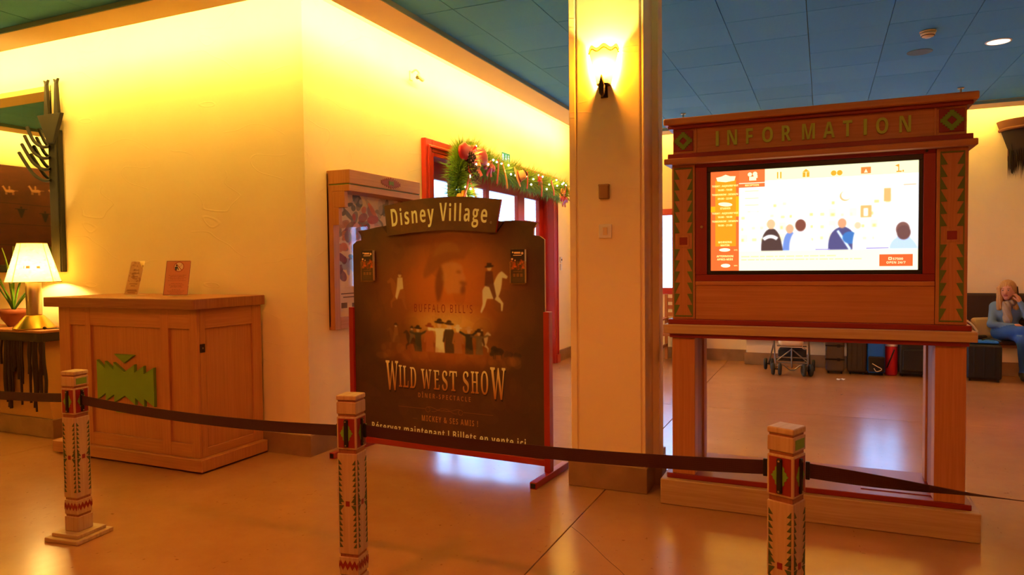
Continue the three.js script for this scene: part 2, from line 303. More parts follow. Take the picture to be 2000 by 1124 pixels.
signHolder('leaning acrylic stand with a no smoking notice on the wooden counter', -4.63, -3.98, 0.36, canvasTex(420, 600, (c, W, H) => {
  c.fillStyle = '#d88a62'; c.fillRect(0, 0, W, H); c.strokeStyle = '#7d2a16'; c.lineWidth = 7; c.strokeRect(4, 4, W - 8, H - 8);
  c.save(); c.translate(220, 105); c.beginPath(); c.arc(0, 0, 82, 0, 7); c.fillStyle = '#f0d8ae'; c.fill(); c.fillStyle = '#221815'; c.beginPath(); c.arc(-38, -26, 17, 0, 7); c.fill();
  c.beginPath(); c.moveTo(-70, 0); c.lineTo(-24, -4); c.lineTo(6, 50); c.lineTo(-4, 56); c.lineTo(-28, 20); c.lineTo(-34, 70); c.lineTo(-56, 60); c.closePath(); c.fill();
  c.strokeStyle = '#8a5a30'; c.lineWidth = 4; c.beginPath(); c.moveTo(8, 10); c.lineTo(48, -30); c.bezierCurveTo(60, -44, 30, -44, 52, -62); c.stroke();
  c.strokeStyle = '#a5301a'; c.lineWidth = 11; c.beginPath(); c.arc(0, 0, 82, 0, 7); c.stroke(); c.beginPath(); c.moveTo(-56, -60); c.lineTo(56, 60); c.stroke(); c.restore();
  c.fillStyle = '#7a3318'; c.font = '15px sans-serif'; c.textAlign = 'center';
  const bars = [[250, 300, 290], [272, 240], [294, 300], [316, 230], [345, 300], [395, 190], [420, 260], [440, 180], [458, 220], [500, 140], [525, 300], [545, 260], [565, 200]];
  for (const [y, w] of bars) { let x = 210 - w / 2; while (x < 210 + w / 2) { const l = rr(8, 38); c.globalAlpha = rr(0.5, 0.85); c.fillRect(x, y, Math.min(l, 210 + w / 2 - x), 7); x += l + 7; } } c.globalAlpha = 1;
}));
signHolder('narrow turned acrylic stand with a faded notice on the wooden counter', -5.13, -3.98, -0.16, canvasTex(420, 600, (c, W, H) => {
  c.fillStyle = '#cf9a68'; c.fillRect(0, 0, W, H); c.fillStyle = '#f2cf6a'; c.beginPath(); c.moveTo(250, 0); c.lineTo(W, 0); c.lineTo(W, 150); c.closePath(); c.fill();
  for (let i = 0; i < 60; i++) { c.globalAlpha = rr(0.15, 0.5); c.fillStyle = rnd() < 0.5 ? '#7a3a18' : '#e6b98c'; c.beginPath(); c.ellipse(rr(0, W), rr(0, H * 0.6), rr(10, 60), rr(5, 22), rr(-0.6, 0.6), 0, 7); c.fill(); }
  c.fillStyle = '#6b2f12'; for (const [y, w] of [[150, 180], [210, 240], [270, 200], [400, 260], [435, 140], [510, 300], [530, 330], [560, 240]]) { c.globalAlpha = 0.7; c.fillRect(210 - w / 2, y, w, 15); } c.globalAlpha = 1;
}));

// ---------------------------------------------------------------- console table with leather fringe, lamp, potted plant
{
  const t = thing('console_table', 'hide-topped console table with dark leather fringe and flared tan pedestal', 'table', [-7.2, 0, -4.17]);
  const tan = std(0xb98a4c, 0.7), hide = std(0x9a5f34, 0.6), leather = std(0x2a140b, 0.7);
  lim(t, 'table_top', hide, -0.95, 0.95, 0.925, 0.95, -0.185, 0.2, 0.008, 'x');
  // apron with a scalloped lower edge
  const ap = [[-0.945, 0.926]]; for (let i = 0; i <= 48; i++) { const x = -0.945 + 1.89 * i / 48; ap.push([x, 0.855 - 0.022 * Math.abs(Math.sin((x + 0.945) * 7.2))]); } ap.push([0.945, 0.926]);
  part(t, 'apron', poly(ap.reverse(), 0.012), leather, 0, 0, 0.18); lim(t, 'apron_side', leather, 0.93, 0.945, 0.85, 0.926, -0.18, 0.18, 0.003);
  const ped = poly([[-1.0, 0.17], [1.0, 0.17], [0.80, 0.925], [-0.80, 0.925]], 0.33, 0.004); part(t, 'pedestal', ped, tan, 0, 0, -0.182);
  lim(t, 'plinth', M.stone, -1.03, 1.03, 0, 0.166, -0.185, 0.175, 0.006, 'x');
  for (let i = 0; i < 66; i++) {
    const cl = [-0.8, -0.25, 0.22, 0.5, 0.62, 0.86][i % 6], x = cl + rr(-0.11, 0.11), l = rr(0.16, 0.64) * (i % 7 === 0 ? 1.25 : 1), w = rr(0.006, 0.019), y0 = 0.85, d = rr(0.185, 0.2), sw = rr(-0.03, 0.03);
    part(t, 'fringe_strip', tube([[x, y0, d], [x + sw * 0.4, y0 - l * 0.35, d + 0.006], [x + sw, y0 - l * 0.7, d + rr(-0.004, 0.01)], [x + sw * 0.6, y0 - l, d + 0.004]], w, 10, 5), leather);
  }
}
{
  const t = thing('table_lamp', 'lit table lamp with cream hide shade and brushed metal column on the console table', 'lamp', [-6.57, 0.95, -4.12]);
  part(t, 'base', lathe([[0.001, 0.001], [0.165, 0], [0.172, 0.006], [0.168, 0.013], [0.075, 0.118], [0.07, 0.124], [0.001, 0.124]], 48), std(0xc9a24a, 0.3, { metalness: 1 }));
  part(t, 'column', lathe([[0.001, 0.122], [0.062, 0.124], [0.063, 0.13], [0.064, 0.44], [0.001, 0.445]], 40), M.steel);
  part(t, 'lamp_socket', new THREE.CylinderGeometry(0.02, 0.02, 0.08, 12), M.bronze, 0, 0.48, 0);
  const hideTex = canvasTex(1024, 512, (c, W, H) => {
    c.fillStyle = '#f5dc86'; c.fillRect(0, 0, W, H);
    for (let i = 0; i < 420; i++) { c.globalAlpha = rr(0.05, 0.2); c.fillStyle = rnd() < 0.5 ? '#fff6cf' : '#e2b23e'; c.beginPath(); c.ellipse(rr(0, W), rr(0, H), rr(4, 26), rr(3, 12), rr(0, 3), 0, 7); c.fill(); }
    c.globalAlpha = 0.35; c.strokeStyle = '#a9791e'; c.lineWidth = 2; for (let i = 0; i < 40; i++) { const x = rr(0, W), y = rr(H * 0.1, H * 0.5); c.beginPath(); c.moveTo(x, y); c.bezierCurveTo(x + 20, y - 10, x + 30, y + 12, x + rr(30, 70), y + rr(-8, 8)); c.stroke(); }
    c.globalAlpha = 1; c.fillStyle = '#b98420'; for (let k = 0; k < 4; k++) c.fillRect(k * W / 4 + 30, 0, 9, H);
    c.fillStyle = '#3a2410'; for (let k = 0; k < 4; k++) { c.fillRect(k * W / 4 + 118, 300, 26, 34); c.fillRect(k * W / 4 + 100, 300, 6, 34); c.fillRect(k * W / 4 + 190, 304, 24, 30); }
  });
  const prof = []; for (let i = 0; i <= 6; i++) prof.push([0.218 - (0.218 - 0.115) * i / 6, 0.425 + 0.35 * i / 6]);
  const shade = lathe(prof, 64);
  const gp = shade.attributes.position; for (let i = 0; i < gp.count; i++) { const y = gp.getY(i), a = Math.atan2(gp.getZ(i), gp.getX(i)), e = 0.006 * Math.abs(Math.sin(a * 22)); if (y < 0.43) gp.setY(i, y - e); if (y > 0.77) gp.setY(i, y + e * 0.6); } shade.computeVertexNormals();
  part(t, 'lamp_shade', shade, phys({ color: 0xffffff, roughness: 0.95, map: hideTex, transmission: 0.72, thickness: 0, side: THREE.DoubleSide }));
  part(t, 'scalloped_rim', new THREE.TorusGeometry(0.218, 0.004, 6, 64), std(0x8a5a20, 0.7), 0, 0.425, 0, Math.PI / 2); part(t, 'scalloped_rim', new THREE.TorusGeometry(0.115, 0.004, 6, 48), std(0x8a5a20, 0.7), 0, 0.775, 0, Math.PI / 2);
  part(t, 'dimmer_knob', new THREE.SphereGeometry(0.014, 12, 8), M.bronze, 0.185, 0.012, 0.03); part(t, 'power_cord', tube([[0.17, 0.006, 0.02], [0.21, 0.005, 0.01], [0.25, 0.005, -0.04], [0.28, 0.005, -0.15]], 0.004, 20, 6), M.black);
  part(t, 'bulb', new THREE.SphereGeometry(0.04, 16, 12), new THREE.MeshStandardMaterial({ color: 0xffffff, emissive: new THREE.Color().setRGB(1, 0.75, 0.35), emissiveIntensity: 30 }), 0, 0.51, 0);
  const l = new THREE.PointLight(new THREE.Color().setRGB(1, 0.62, 0.16), 7); l.name = 'table_lamp_light'; l.position.set(0, 0.51, 0); l.castShadow = true; l.shadow.radius = 2; t.add(l);
}
{
  const t = thing('potted_plant', 'leafy plant in a brown bowl pot on the console table beside the lamp', 'plant', [-7.0, 0.95, -4.2]);
  part(t, 'pot', lathe([[0.001, 0], [0.05, 0], [0.055, 0.012], [0.10, 0.075], [0.115, 0.125], [0.13, 0.127], [0.132, 0.165], [0.118, 0.166], [0.11, 0.14], [0.001, 0.138]], 40), std(0x7a3a1c, 0.6));
  part(t, 'soil', new THREE.CylinderGeometry(0.108, 0.108, 0.012, 24), std(0x2b1a10, 0.95), 0, 0.142, 0);
  const gm = [std(0x4f7a1c, 0.5), std(0x6f8f22, 0.5), std(0x3c611a, 0.5)];
  const leaves = [[0.02, 0, 0.62, 0.06, 0.0], [0.10, 0.06, 0.60, 0.30, 0.1], [-0.05, 0.02, 0.55, -0.3, 0.0], [0.22, 0.02, 0.62, 0.14, -0.1], [0.30, 0.0, 0.26, 0.1, -0.02], [0.24, 0.02, 0.22, 0.2, 0.0], [-0.25, 0.05, 0.5, -0.2, 0], [0.12, -0.02, 0.5, 0.08, -0.06], [-0.12, 0.1, 0.38, 0.1, 0.1], [0.05, 0.09, 0.30, 0.5, 0.1]];
  leaves.forEach(([dx, dz, h, bend, z2], i) => {
    const N = 12, pos = [], idx = [], A = new THREE.Vector3(0, 0.14, 0), B = new THREE.Vector3(dx * 0.45, 0.14 + h * 0.55, dz * 0.5), C = new THREE.Vector3(dx + bend * 0.1, 0.14 + h, dz + z2), w = 0.028;
    for (let k = 0; k <= N; k++) {
      const s = k / N, P = A.clone().multiplyScalar((1 - s) * (1 - s)).addScaledVector(B, 2 * s * (1 - s)).addScaledVector(C, s * s), ww = w * Math.pow(Math.sin(Math.PI * Math.min(0.98, 0.08 + s * 0.92)), 0.8);
      pos.push(P.x - ww, P.y, P.z - ww * 0.2, P.x, P.y - 0.008, P.z + 0.006, P.x + ww, P.y, P.z + ww * 0.2, P.x, P.y - 0.010, P.z + 0.003);
      if (k) { const a = (k - 1) * 4, b = k * 4; for (const [p, q] of [[0, 1], [1, 2], [2, 3], [3, 0]]) idx.push(a + p, b + p, a + q, a + q, b + p, b + q); }
    }
    const g = new THREE.BufferGeometry(); g.setAttribute('position', new THREE.Float32BufferAttribute(pos, 3)); g.setIndex(idx); g.computeVertexNormals(); part(t, 'leaf', g, gm[i % 3]);
  });
}
// ---------------------------------------------------------------- mirror with totem post
{
  const t = thing('wall_mirror', 'tall wall mirror with dark carved totem post and curved rib ornaments', 'mirror', [-7.4, 1.46, -4.39]);
  const dark = std(0x120b05, 0.8);
  lim(t, 'mirror_glass', std(0xd8d8d0, 0.02, { metalness: 1 }), -0.85, 0.775, 0.06, 1.752, 0.004, 0.014, 0.001);
  lim(t, 'frame_post', dark, 0.76, 0.905, 0, 1.32, 0.002, 0.05, 0.006); lim(t, 'frame_rail', dark, -0.9, 0.76, 0, 0.075, 0.002, 0.04, 0.006); lim(t, 'frame_rib', dark, 0.865, 0.898, 0.0, 1.3, 0.05, 0.062, 0.004);
  part(t, 'arrow_head', poly([[0.668, 1.462], [0.995, 1.462], [0.875, 1.20], [0.80, 1.20]].reverse(), 0.03, 0.003), dark, 0, 0, 0.05);
  for (const x of [0.755, 0.895]) { part(t, 'prong', poly([[-0.03, 0], [0.03, 0], [0.011, 0.29], [-0.011, 0.29]], 0.025, 0.002), dark, x, 1.46, 0.03); part(t, 'prong_tip', poly([[-0.01, 0], [0.01, 0], [0.03, 0.045], [0.018, 0.038], [0, 0.018], [-0.018, 0.038], [-0.03, 0.045]], 0.02, 0.002), dark, x, 1.745, 0.032); }
  for (let k = 0; k < 4; k++) { const y0 = 1.17 - k * 0.105, s = 1 + k * 0.12, c = [[0.80, y0, 0.06], [0.70, y0 + 0.005 * s, 0.064], [0.60 - k * 0.012, y0 + 0.055 * s, 0.068], [0.535 - k * 0.028, y0 + 0.14 * s, 0.07], [0.50 - k * 0.045, y0 + 0.235 * s - 0.03, 0.07]]; part(t, 'curved_rib', tube(c, 0.0155, 28, 8), dark); }
}
// painted hide on the end wall (seen in the mirror)
{
  const tex = canvasTex(1024, 768, (c, W, H) => {
    c.fillStyle = '#54240f'; c.fillRect(0, 0, W, H);
    for (let i = 0; i < 500; i++) { c.globalAlpha = rr(0.03, 0.12); c.fillStyle = rnd() < 0.5 ? '#7a3a1a' : '#301206'; c.beginPath(); c.ellipse(rr(0, W), rr(0, H), rr(10, 90), rr(6, 40), rr(-0.4, 0.4), 0, 7); c.fill(); }
    c.globalAlpha = 0.9;
    const horse = (x, y, s, col) => { c.save(); c.translate(x, y); c.scale(s, s); c.fillStyle = col; c.beginPath(); c.ellipse(0, 0, 34, 11, 0.05, 0, 7); c.fill(); c.beginPath(); c.moveTo(22, -4); c.lineTo(44, -38); c.lineTo(58, -26); c.lineTo(50, -24); c.lineTo(34, 4); c.fill(); for (const lx of [-28, -20, 20, 28]) c.fillRect(lx, 4, 4, 24); c.fillRect(-58, -6, 28, 3); c.beginPath(); c.arc(4, -30, 6, 0, 7); c.fill(); c.fillRect(0, -26, 8, 18); c.fillRect(-8, -22, 22, 3); c.restore(); };
    horse(352, 150, 0.8, '#c48a58'); horse(470, 138, 0.85, '#c48a58'); horse(620, 150, 0.8, '#c48a58'); horse(250, 165, 0.8, '#a86e42');
    const man = (x, y, s) => { c.save(); c.translate(x, y); c.scale(s, s); c.fillStyle = '#1a0b05'; c.beginPath(); c.moveTo(-26, 0); c.lineTo(26, 0); c.lineTo(4, 60); c.lineTo(-4, 60); c.fill(); c.beginPath(); c.arc(0, -8, 7, 0, 7); c.fill(); c.fillRect(-40, 0, 80, 5); c.restore(); };
    man(420, 270, 0.9); man(560, 250, 0.9); man(260, 300, 0.8);
    c.globalAlpha = 0.4; c.strokeStyle = '#1a0b05'; c.lineWidth = 5; for (let k = 0; k < 4; k++) { c.beginPath(); c.moveTo(0, 210 + k * 120); c.bezierCurveTo(W * 0.3, 260 + k * 110, W * 0.6, 190 + k * 130, W, 240 + k * 120); c.stroke(); }
  });
  const t = thing('hide_painting', 'dark brown painted hide with pale horse riders reflected in the mirror', 'painting', [-10.67, 1.1, -2.1], Math.PI / 2);
  part(t, 'hide', new THREE.BoxGeometry(2.5, 1.87, 0.03), [0, 1, 2, 3].map(() => std(0x54240f, 0.8)).concat([std(0xffffff, 0.8, { map: tex }), std(0x54240f, 0.8)]), 0, 0.935, 0.018);
}
// ---------------------------------------------------------------- advertising board in red frame
function capUV(geo, x0, x1, y0, y1) { const p = geo.attributes.position, uv = geo.attributes.uv; for (let i = 0; i < p.count; i++) uv.setXY(i, (p.getX(i) - x0) / (x1 - x0), (p.getY(i) - y0) / (y1 - y0)); return geo; }
function printTone(c, w, h) { const d = c.getImageData(0, 0, w, h), a = d.data; for (let i = 0; i < a.length; i += 4) { a[i + 1] = Math.min(255, a[i + 1] * 1.28); a[i + 2] = Math.min(255, a[i + 2] * 1.5); } c.putImageData(d, 0, 0); }   // the inks as they look in even light
function blotch(c, n, x0, x1, y0, y1, cols, a0, a1, s0, s1) { for (let i = 0; i < n; i++) { c.globalAlpha = rr(a0, a1); c.fillStyle = cols[Math.floor(rnd() * cols.length)]; c.beginPath(); c.ellipse(rr(x0, x1), rr(y0, y1), rr(s0, s1), rr(s0, s1) * 0.6, rr(0, 3), 0, 7); c.fill(); } c.globalAlpha = 1; }
{
  const t = thing('advertising_board', 'tall brown western show poster board in a red steel frame between corner and pillar', 'poster board', [-2.595, 0, -4.6075], -0.0613);
  const W = 1240, H = 1260, bx0 = -0.838, bx1 = 0.838, by0 = 0.12, by1 = 1.823, X = (x) => (x - bx0) / (bx1 - bx0) * W, Y = (y) => (by1 - y) / (by1 - by0) * H, k = W / (bx1 - bx0);
  const print = canvasTex(W, H, (c) => {
    c.fillStyle = '#4a2412'; c.fillRect(0, 0, W, H);
    const glow = (x, y, r, col, sy = 1) => { c.save(); c.translate(X(x), Y(y)); c.scale(1, sy); const g = c.createRadialGradient(0, 0, 0, 0, 0, r * k); g.addColorStop(0, col); g.addColorStop(1, col.replace(/[\d.]+\)$/, '0)')); c.fillStyle = g; c.fillRect(-r * k, -r * k, 2 * r * k, 2 * r * k); c.restore(); };
    glow(0, 1.3, 0.85, 'rgba(196,84,20,0.95)', 0.8); glow(0.1, 1.35, 0.5, 'rgba(214,104,32,0.8)', 1); glow(0.05, 1.05, 0.42, 'rgba(242,180,92,0.95)', 0.42); glow(0, 0.82, 0.7, 'rgba(190,84,24,0.8)', 0.25); glow(0.0, 0.45, 0.9, 'rgba(90,36,20,0.5)', 0.5);
    blotch(c, 260, 0, W, 0, H, ['#2a120a', '#7a3a16', '#a8521e'], 0.02, 0.07, 20, 110);
    const main = c, layer = document.createElement('canvas'); layer.width = W; layer.height = H; c = layer.getContext('2d');
    // portrait: a man in a wide hat looking to the right
    c.save(); c.translate(X(0.06), Y(1.40)); const u = k / 1000; c.scale(u, u); c.globalAlpha = 0.8;
    c.fillStyle = '#8e4318'; c.beginPath(); c.moveTo(-225, 10); c.bezierCurveTo(-235, -60, -190, -120, -150, -150); c.bezierCurveTo(-120, -240, -60, -275, 0, -272); c.bezierCurveTo(40, -270, 60, -262, 90, -262); c.bezierCurveTo(150, -262, 200, -258, 240, -246); c.bezierCurveTo(200, -215, 160, -180, 130, -130); c.bezierCurveTo(40, -150, -60, -110, -120, -50); c.bezierCurveTo(-160, -20, -190, 0, -225, 10); c.fill();
    c.fillStyle = '#a4561e'; c.globalAlpha = 0.6; c.beginPath(); c.moveTo(-140, -150); c.bezierCurveTo(-110, -235, -60, -268, 0, -266); c.bezierCurveTo(60, -262, 90, -230, 100, -180); c.bezierCurveTo(20, -200, -70, -180, -140, -150); c.fill();
    c.globalAlpha = 0.75; c.fillStyle = '#c8743a'; c.beginPath(); c.moveTo(-70, -90); c.bezierCurveTo(0, -130, 90, -110, 118, -80); c.lineTo(124, -30); c.lineTo(150, 12); c.lineTo(132, 24); c.lineTo(140, 52); c.lineTo(118, 112); c.bezierCurveTo(70, 130, 30, 110, -10, 130); c.bezierCurveTo(-60, 70, -90, -20, -70, -90); c.fill();
    c.fillStyle = '#6a2e10'; c.globalAlpha = 0.7; c.beginPath(); c.ellipse(84, -38, 22, 8, 0.1, 0, 7); c.fill(); c.beginPath(); c.ellipse(122, 44, 34, 12, 0.2, 0, 7); c.fill(); c.beginPath(); c.ellipse(118, 92, 20, 34, 0.2, 0, 7); c.fill();
    c.beginPath(); c.moveTo(-70, -90); c.bezierCurveTo(-140, 0, -130, 120, -100, 190); c.bezierCurveTo(-60, 150, -50, 60, -40, 0); c.fill(); c.fillStyle = '#c8773a'; c.globalAlpha = 0.6; c.beginPath(); c.ellipse(-38, 0, 20, 32, 0.2, 0, 7); c.fill(); c.restore();
    main.filter = 'blur(7px)'; main.drawImage(layer, 0, 0); main.filter = 'none'; c.clearRect(0, 0, W, H);
    // riders
    const rider = (x, y, s, dir, horse, man, hat) => { c.save(); c.translate(X(x), Y(y)); c.scale(s * u * dir, s * u); c.globalAlpha = 0.85; c.fillStyle = horse;
      c.beginPath(); c.moveTo(-60, 0); c.bezierCurveTo(-40, -60, 20, -50, 40, -60); c.bezierCurveTo(60, -110, 80, -140, 110, -150); c.lineTo(160, -110); c.lineTo(150, -92); c.lineTo(112, -100); c.bezierCurveTo(110, -40, 100, 0, 80, 40); c.lineTo(120, 90); c.lineTo(112, 150); c.lineTo(100, 150); c.lineTo(98, 96); c.lineTo(40, 60); c.lineTo(-20, 60); c.lineTo(-40, 120); c.lineTo(-70, 170); c.lineTo(-80, 160); c.lineTo(-60, 100); c.closePath(); c.fill();
      c.fillStyle = man; c.beginPath(); c.moveTo(-30, -150); c.lineTo(30, -150); c.lineTo(40, -50); c.lineTo(60, 40); c.lineTo(40, 70); c.lineTo(0, -30); c.lineTo(-40, -40); c.closePath(); c.fill(); c.fillStyle = '#d9a066'; c.beginPath(); c.arc(2, -172, 20, 0, 7); c.fill(); c.fillStyle = hat; c.beginPath(); c.ellipse(2, -186, 40, 9, -0.1, 0, 7); c.fill(); c.fillRect(-18, -212, 40, 26); c.restore(); };
    rider(-0.385, 1.28, 0.78, -1, '#9a4a1c', '#e0b07a', '#7a3614'); rider(0.40, 1.30, 0.95, 1, '#e8c89a', '#5a1e12', '#2a0f0a');
    // a row of generic show people, horses and a bison
    const person = (x, h, coat, skin, hat, arms = 0) => { c.save(); c.translate(X(x), Y(0.835)); const s = h * k; c.globalAlpha = 0.95; c.fillStyle = coat; c.beginPath(); c.moveTo(-0.16 * s, 0); c.lineTo(-0.13 * s, -0.5 * s); c.lineTo(-0.15 * s, -0.72 * s); c.lineTo(0.15 * s, -0.72 * s); c.lineTo(0.13 * s, -0.5 * s); c.lineTo(0.18 * s, 0); c.closePath(); c.fill(); c.strokeStyle = coat; c.lineWidth = 0.075 * s; c.lineCap = 'round';
      if (arms) { c.beginPath(); c.moveTo(-0.12 * s, -0.66 * s); c.lineTo(-0.36 * s, -(0.66 + 0.12 * arms) * s); c.moveTo(0.12 * s, -0.66 * s); c.lineTo(0.38 * s, -(0.66 + 0.2 * arms) * s); c.stroke(); } else { c.beginPath(); c.moveTo(-0.13 * s, -0.66 * s); c.lineTo(-0.2 * s, -0.36 * s); c.moveTo(0.13 * s, -0.66 * s); c.lineTo(0.2 * s, -0.36 * s); c.stroke(); }
      c.fillStyle = skin; c.beginPath(); c.ellipse(0, -0.82 * s, 0.075 * s, 0.095 * s, 0, 0, 7); c.fill(); c.fillStyle = hat; c.beginPath(); c.ellipse(0, -0.89 * s, 0.18 * s, 0.035 * s, 0.08, 0, 7); c.fill(); c.beginPath(); c.ellipse(0, -0.93 * s, 0.09 * s, 0.07 * s, 0, Math.PI, 0); c.fill(); c.restore(); };
    const beast = (x, y, s, col) => { c.save(); c.translate(X(x), Y(y)); c.scale(s * u, s * u); c.globalAlpha = 0.85; c.fillStyle = col; c.beginPath(); c.ellipse(0, 0, 60, 34, 0, 0, 7); c.fill(); c.beginPath(); c.ellipse(-46, -8, 40, 44, 0, 0, 7); c.fill(); c.beginPath(); c.ellipse(-74, 22, 22, 26, 0.4, 0, 7); c.fill(); c.fillRect(-60, 24, 10, 52); c.fillRect(28, 20, 9, 48); c.fillRect(-40, 24, 9, 50); c.restore(); };
    rider(-0.43, 0.93, 0.55, -1, '#7a3c1a', '#8a4a22', '#3a1a0c'); rider(-0.28, 0.92, 0.5, -1, '#3a1c10', '#6a4a34', '#2a140c'); rider(0.33, 0.93, 0.5, 1, '#d0a070', '#3a1c10', '#8a4a22');
    person(-0.225, 0.20, '#3c3024', '#c88a54', '#20130c', 0.6); person(-0.12, 0.22, '#b0542a', '#e0ae7a', '#8a2e18'); person(-0.03, 0.255, '#efd2a0', '#d9a066', '#2a140c', 0.3); person(0.055, 0.245, '#4a2c1c', '#e0ae7a', '#3a1a0c'); person(0.13, 0.215, '#a85a30', '#e6bd8c', '#e0b888'); person(0.225, 0.205, '#2c241c', '#d09a66', '#c88a54', 1.0); person(0.31, 0.19, '#6a4a30', '#c88a54', '#2a140c', 0.4);
    beast(0.47, 0.865, 0.75, '#20100a'); beast(0.56, 0.85, 0.5, '#3a1e12'); beast(0.63, 0.845, 0.42, '#3a1e12'); blotch(c, 60, X(-0.6), X(0.65), Y(0.86), Y(0.78), ['#a8521e', '#c06a2c'], 0.05, 0.16, 16, 50);
    c = main; c.globalAlpha = 1; c.filter = 'blur(2.5px)'; c.drawImage(layer, 0, 0); c.filter = 'none';
    // lettering
    const txt = (s, x, y, h, w, font, fill, sp = 0) => { c.save(); c.font = font.replace('SZ', '100px'); const wid = [...s].reduce((a, ch) => a + c.measureText(ch).width + sp, -sp); c.translate(X(x), Y(y)); c.scale(w * k / wid, h * k / 73); c.fillStyle = fill; let px = -wid / 2; for (const ch of s) { c.fillText(ch, px, 0); px += c.measureText(ch).width + sp; } c.restore(); };
    txt("BUFFALO BILL'S", 0, 1.136, 0.062, 0.52, 'SZ sans-serif', '#7c1f12', 22);
    const big = [['W', -0.475, 0.12, 0.235, 0.755], ['I', -0.395, 0.035, 0.175, 0.725], ['L', -0.345, 0.055, 0.17, 0.720], ['D', -0.275, 0.065, 0.165, 0.714], ['W', -0.155, 0.095, 0.155, 0.707], ['E', -0.062, 0.058, 0.15, 0.703], ['S', 0.012, 0.058, 0.15, 0.703], ['T', 0.085, 0.068, 0.152, 0.705], ['S', 0.195, 0.062, 0.16, 0.710], ['H', 0.270, 0.070, 0.165, 0.714], ['O', 0.352, 0.072, 0.172, 0.721], ['W', 0.462, 0.125, 0.235, 0.755]];
    for (const [ch, x, w, h, top] of big) { c.save(); c.font = 'bold 100px serif'; const m = c.measureText(ch).width; c.translate(X(x), Y(top)); c.scale(w * k / m, h * k / 73); const g = c.createLinearGradient(0, 0, 0, 73); g.addColorStop(0, '#f0bd74'); g.addColorStop(1, '#b0521e'); c.fillStyle = '#230d07'; c.fillText(ch, -m / 2 + 5, 77); c.fillStyle = g; c.fillText(ch, -m / 2, 73); c.restore(); }
    txt('DÎNER-SPECTACLE', 0.0, 0.484, 0.036, 0.47, 'bold SZ sans-serif', '#b0562a', 26);
    c.strokeStyle = '#8a4020'; c.lineWidth = 3; c.globalAlpha = 0.9; c.beginPath(); c.moveTo(X(-0.42), Y(0.40)); c.lineTo(X(-0.17), Y(0.40)); c.moveTo(X(0.42), Y(0.40)); c.lineTo(X(0.17), Y(0.40)); c.stroke();
    for (const d of [-1, 1]) { c.beginPath(); c.arc(X(d * 0.145), Y(0.396), 14, 0, 6); c.stroke(); c.beginPath(); c.moveTo(X(d * 0.145), Y(0.414)); c.bezierCurveTo(X(d * 0.10), Y(0.43), X(d * 0.06), Y(0.38), X(0), Y(0.40)); c.moveTo(X(d * 0.11), Y(0.385)); c.bezierCurveTo(X(d * 0.08), Y(0.37), X(d * 0.03), Y(0.425), X(0), Y(0.41)); c.stroke(); } c.globalAlpha = 1;
    txt('avec', -0.262, 0.311, 0.016, 0.046, 'SZ sans-serif', '#8a4422', 4);
    txt('MICKEY & SES AMIS !', 0.045, 0.305, 0.044, 0.50, 'bold SZ sans-serif', '#b8602c', 12);
    txt('Réservez maintenant ! Billets en vente ici', 0, 0.196, 0.058, 1.37, 'bold SZ sans-serif', '#ecc48c', 8);
    printTone(c, W, H);
  });
  const board = [[-0.838, 0.12], [0.838, 0.12], [0.838, 1.66], [0.80, 1.685], [0.755, 1.692], [0.757, 1.735], [0.785, 1.775], [0.72, 1.79], [0.6, 1.80], [0.48, 1.797], [0.46, 1.76], [-0.46, 1.76], [-0.5, 1.80], [-0.6, 1.79], [-0.7, 1.775], [-0.785, 1.765], [-0.757, 1.73], [-0.755, 1.692], [-0.80, 1.685], [-0.838, 1.66]];
  part(t, 'poster_panel', capUV(poly(board, 0.02), bx0, bx1, by0, by1), [std(0xffffff, 0.62, { map: print }), std(0xc79a6a, 0.7)], 0, 0, -0.012);
  // arched header sign, standing proud of the panel, with its lettering
  const hp = []; const NN = 24; for (let i = 0; i <= NN; i++) { const s = i / NN, x = -0.492 + s * 1.018; hp.push([x, 1.948 + 0.042 * Math.sin(Math.PI * s) * 1.0]); } for (let i = NN; i >= 0; i--) { const s = i / NN, x = -0.468 + s * 0.945; hp.push([x, 1.716 + 0.030 * Math.sin(Math.PI * s)]); }
  const hW = 1024, hH = 290, hx0 = -0.50, hx1 = 0.532, hy0 = 1.705, hy1 = 2.0;
  const head = canvasTex(hW, hH, (c) => {
    c.fillStyle = '#552a13'; c.fillRect(0, 0, hW, hH); blotch(c, 120, 0, hW, 0, hH, ['#3a1a0c', '#8a4318', '#a4521c'], 0.03, 0.1, 20, 120);
    const s = 'Disney Village', kk = hW / (hx1 - hx0); c.font = 'bold 100px sans-serif'; const tot = [...s].reduce((a, ch) => a + c.measureText(ch).width + 9, 0); let px = 0;
    for (const ch of s) { const m = c.measureText(ch).width, f = (px + m / 2) / tot, x = -0.432 + f * 0.855, y = 1.782 + 0.034 * Math.sin(Math.PI * (0.06 + f * 0.88)) + 0.0, rot = -0.10 * Math.cos(Math.PI * (0.06 + f * 0.88)); c.save(); c.translate((x - hx0) * kk, (hy1 - y) * kk); c.rotate(rot); c.scale(0.855 * kk / tot, (ch === 'D' || ch === 'V' ? 0.135 : 0.124) * kk / 73); c.fillStyle = '#f2cd88'; c.strokeStyle = '#f2cd88'; c.fillText(ch, -m / 2, 0); c.restore(); px += m + 9; }
    c.strokeStyle = '#d8a868'; c.lineWidth = 1.5; c.beginPath(); c.arc((0.442 - hx0) * kk, (hy1 - 1.79) * kk, 7, 0, 7); c.stroke(); c.font = '10px sans-serif'; c.fillStyle = '#d8a868'; c.fillText('C', (0.442 - hx0) * kk - 3.5, (hy1 - 1.79) * kk + 3.5); printTone(c, hW, hH);
  });
  part(t, 'header_sign', capUV(poly(hp.reverse(), 0.018), hx0, hx1, hy0, hy1), [std(0xffffff, 0.6, { map: head }), M.redPaint], 0, 0, 0.03);
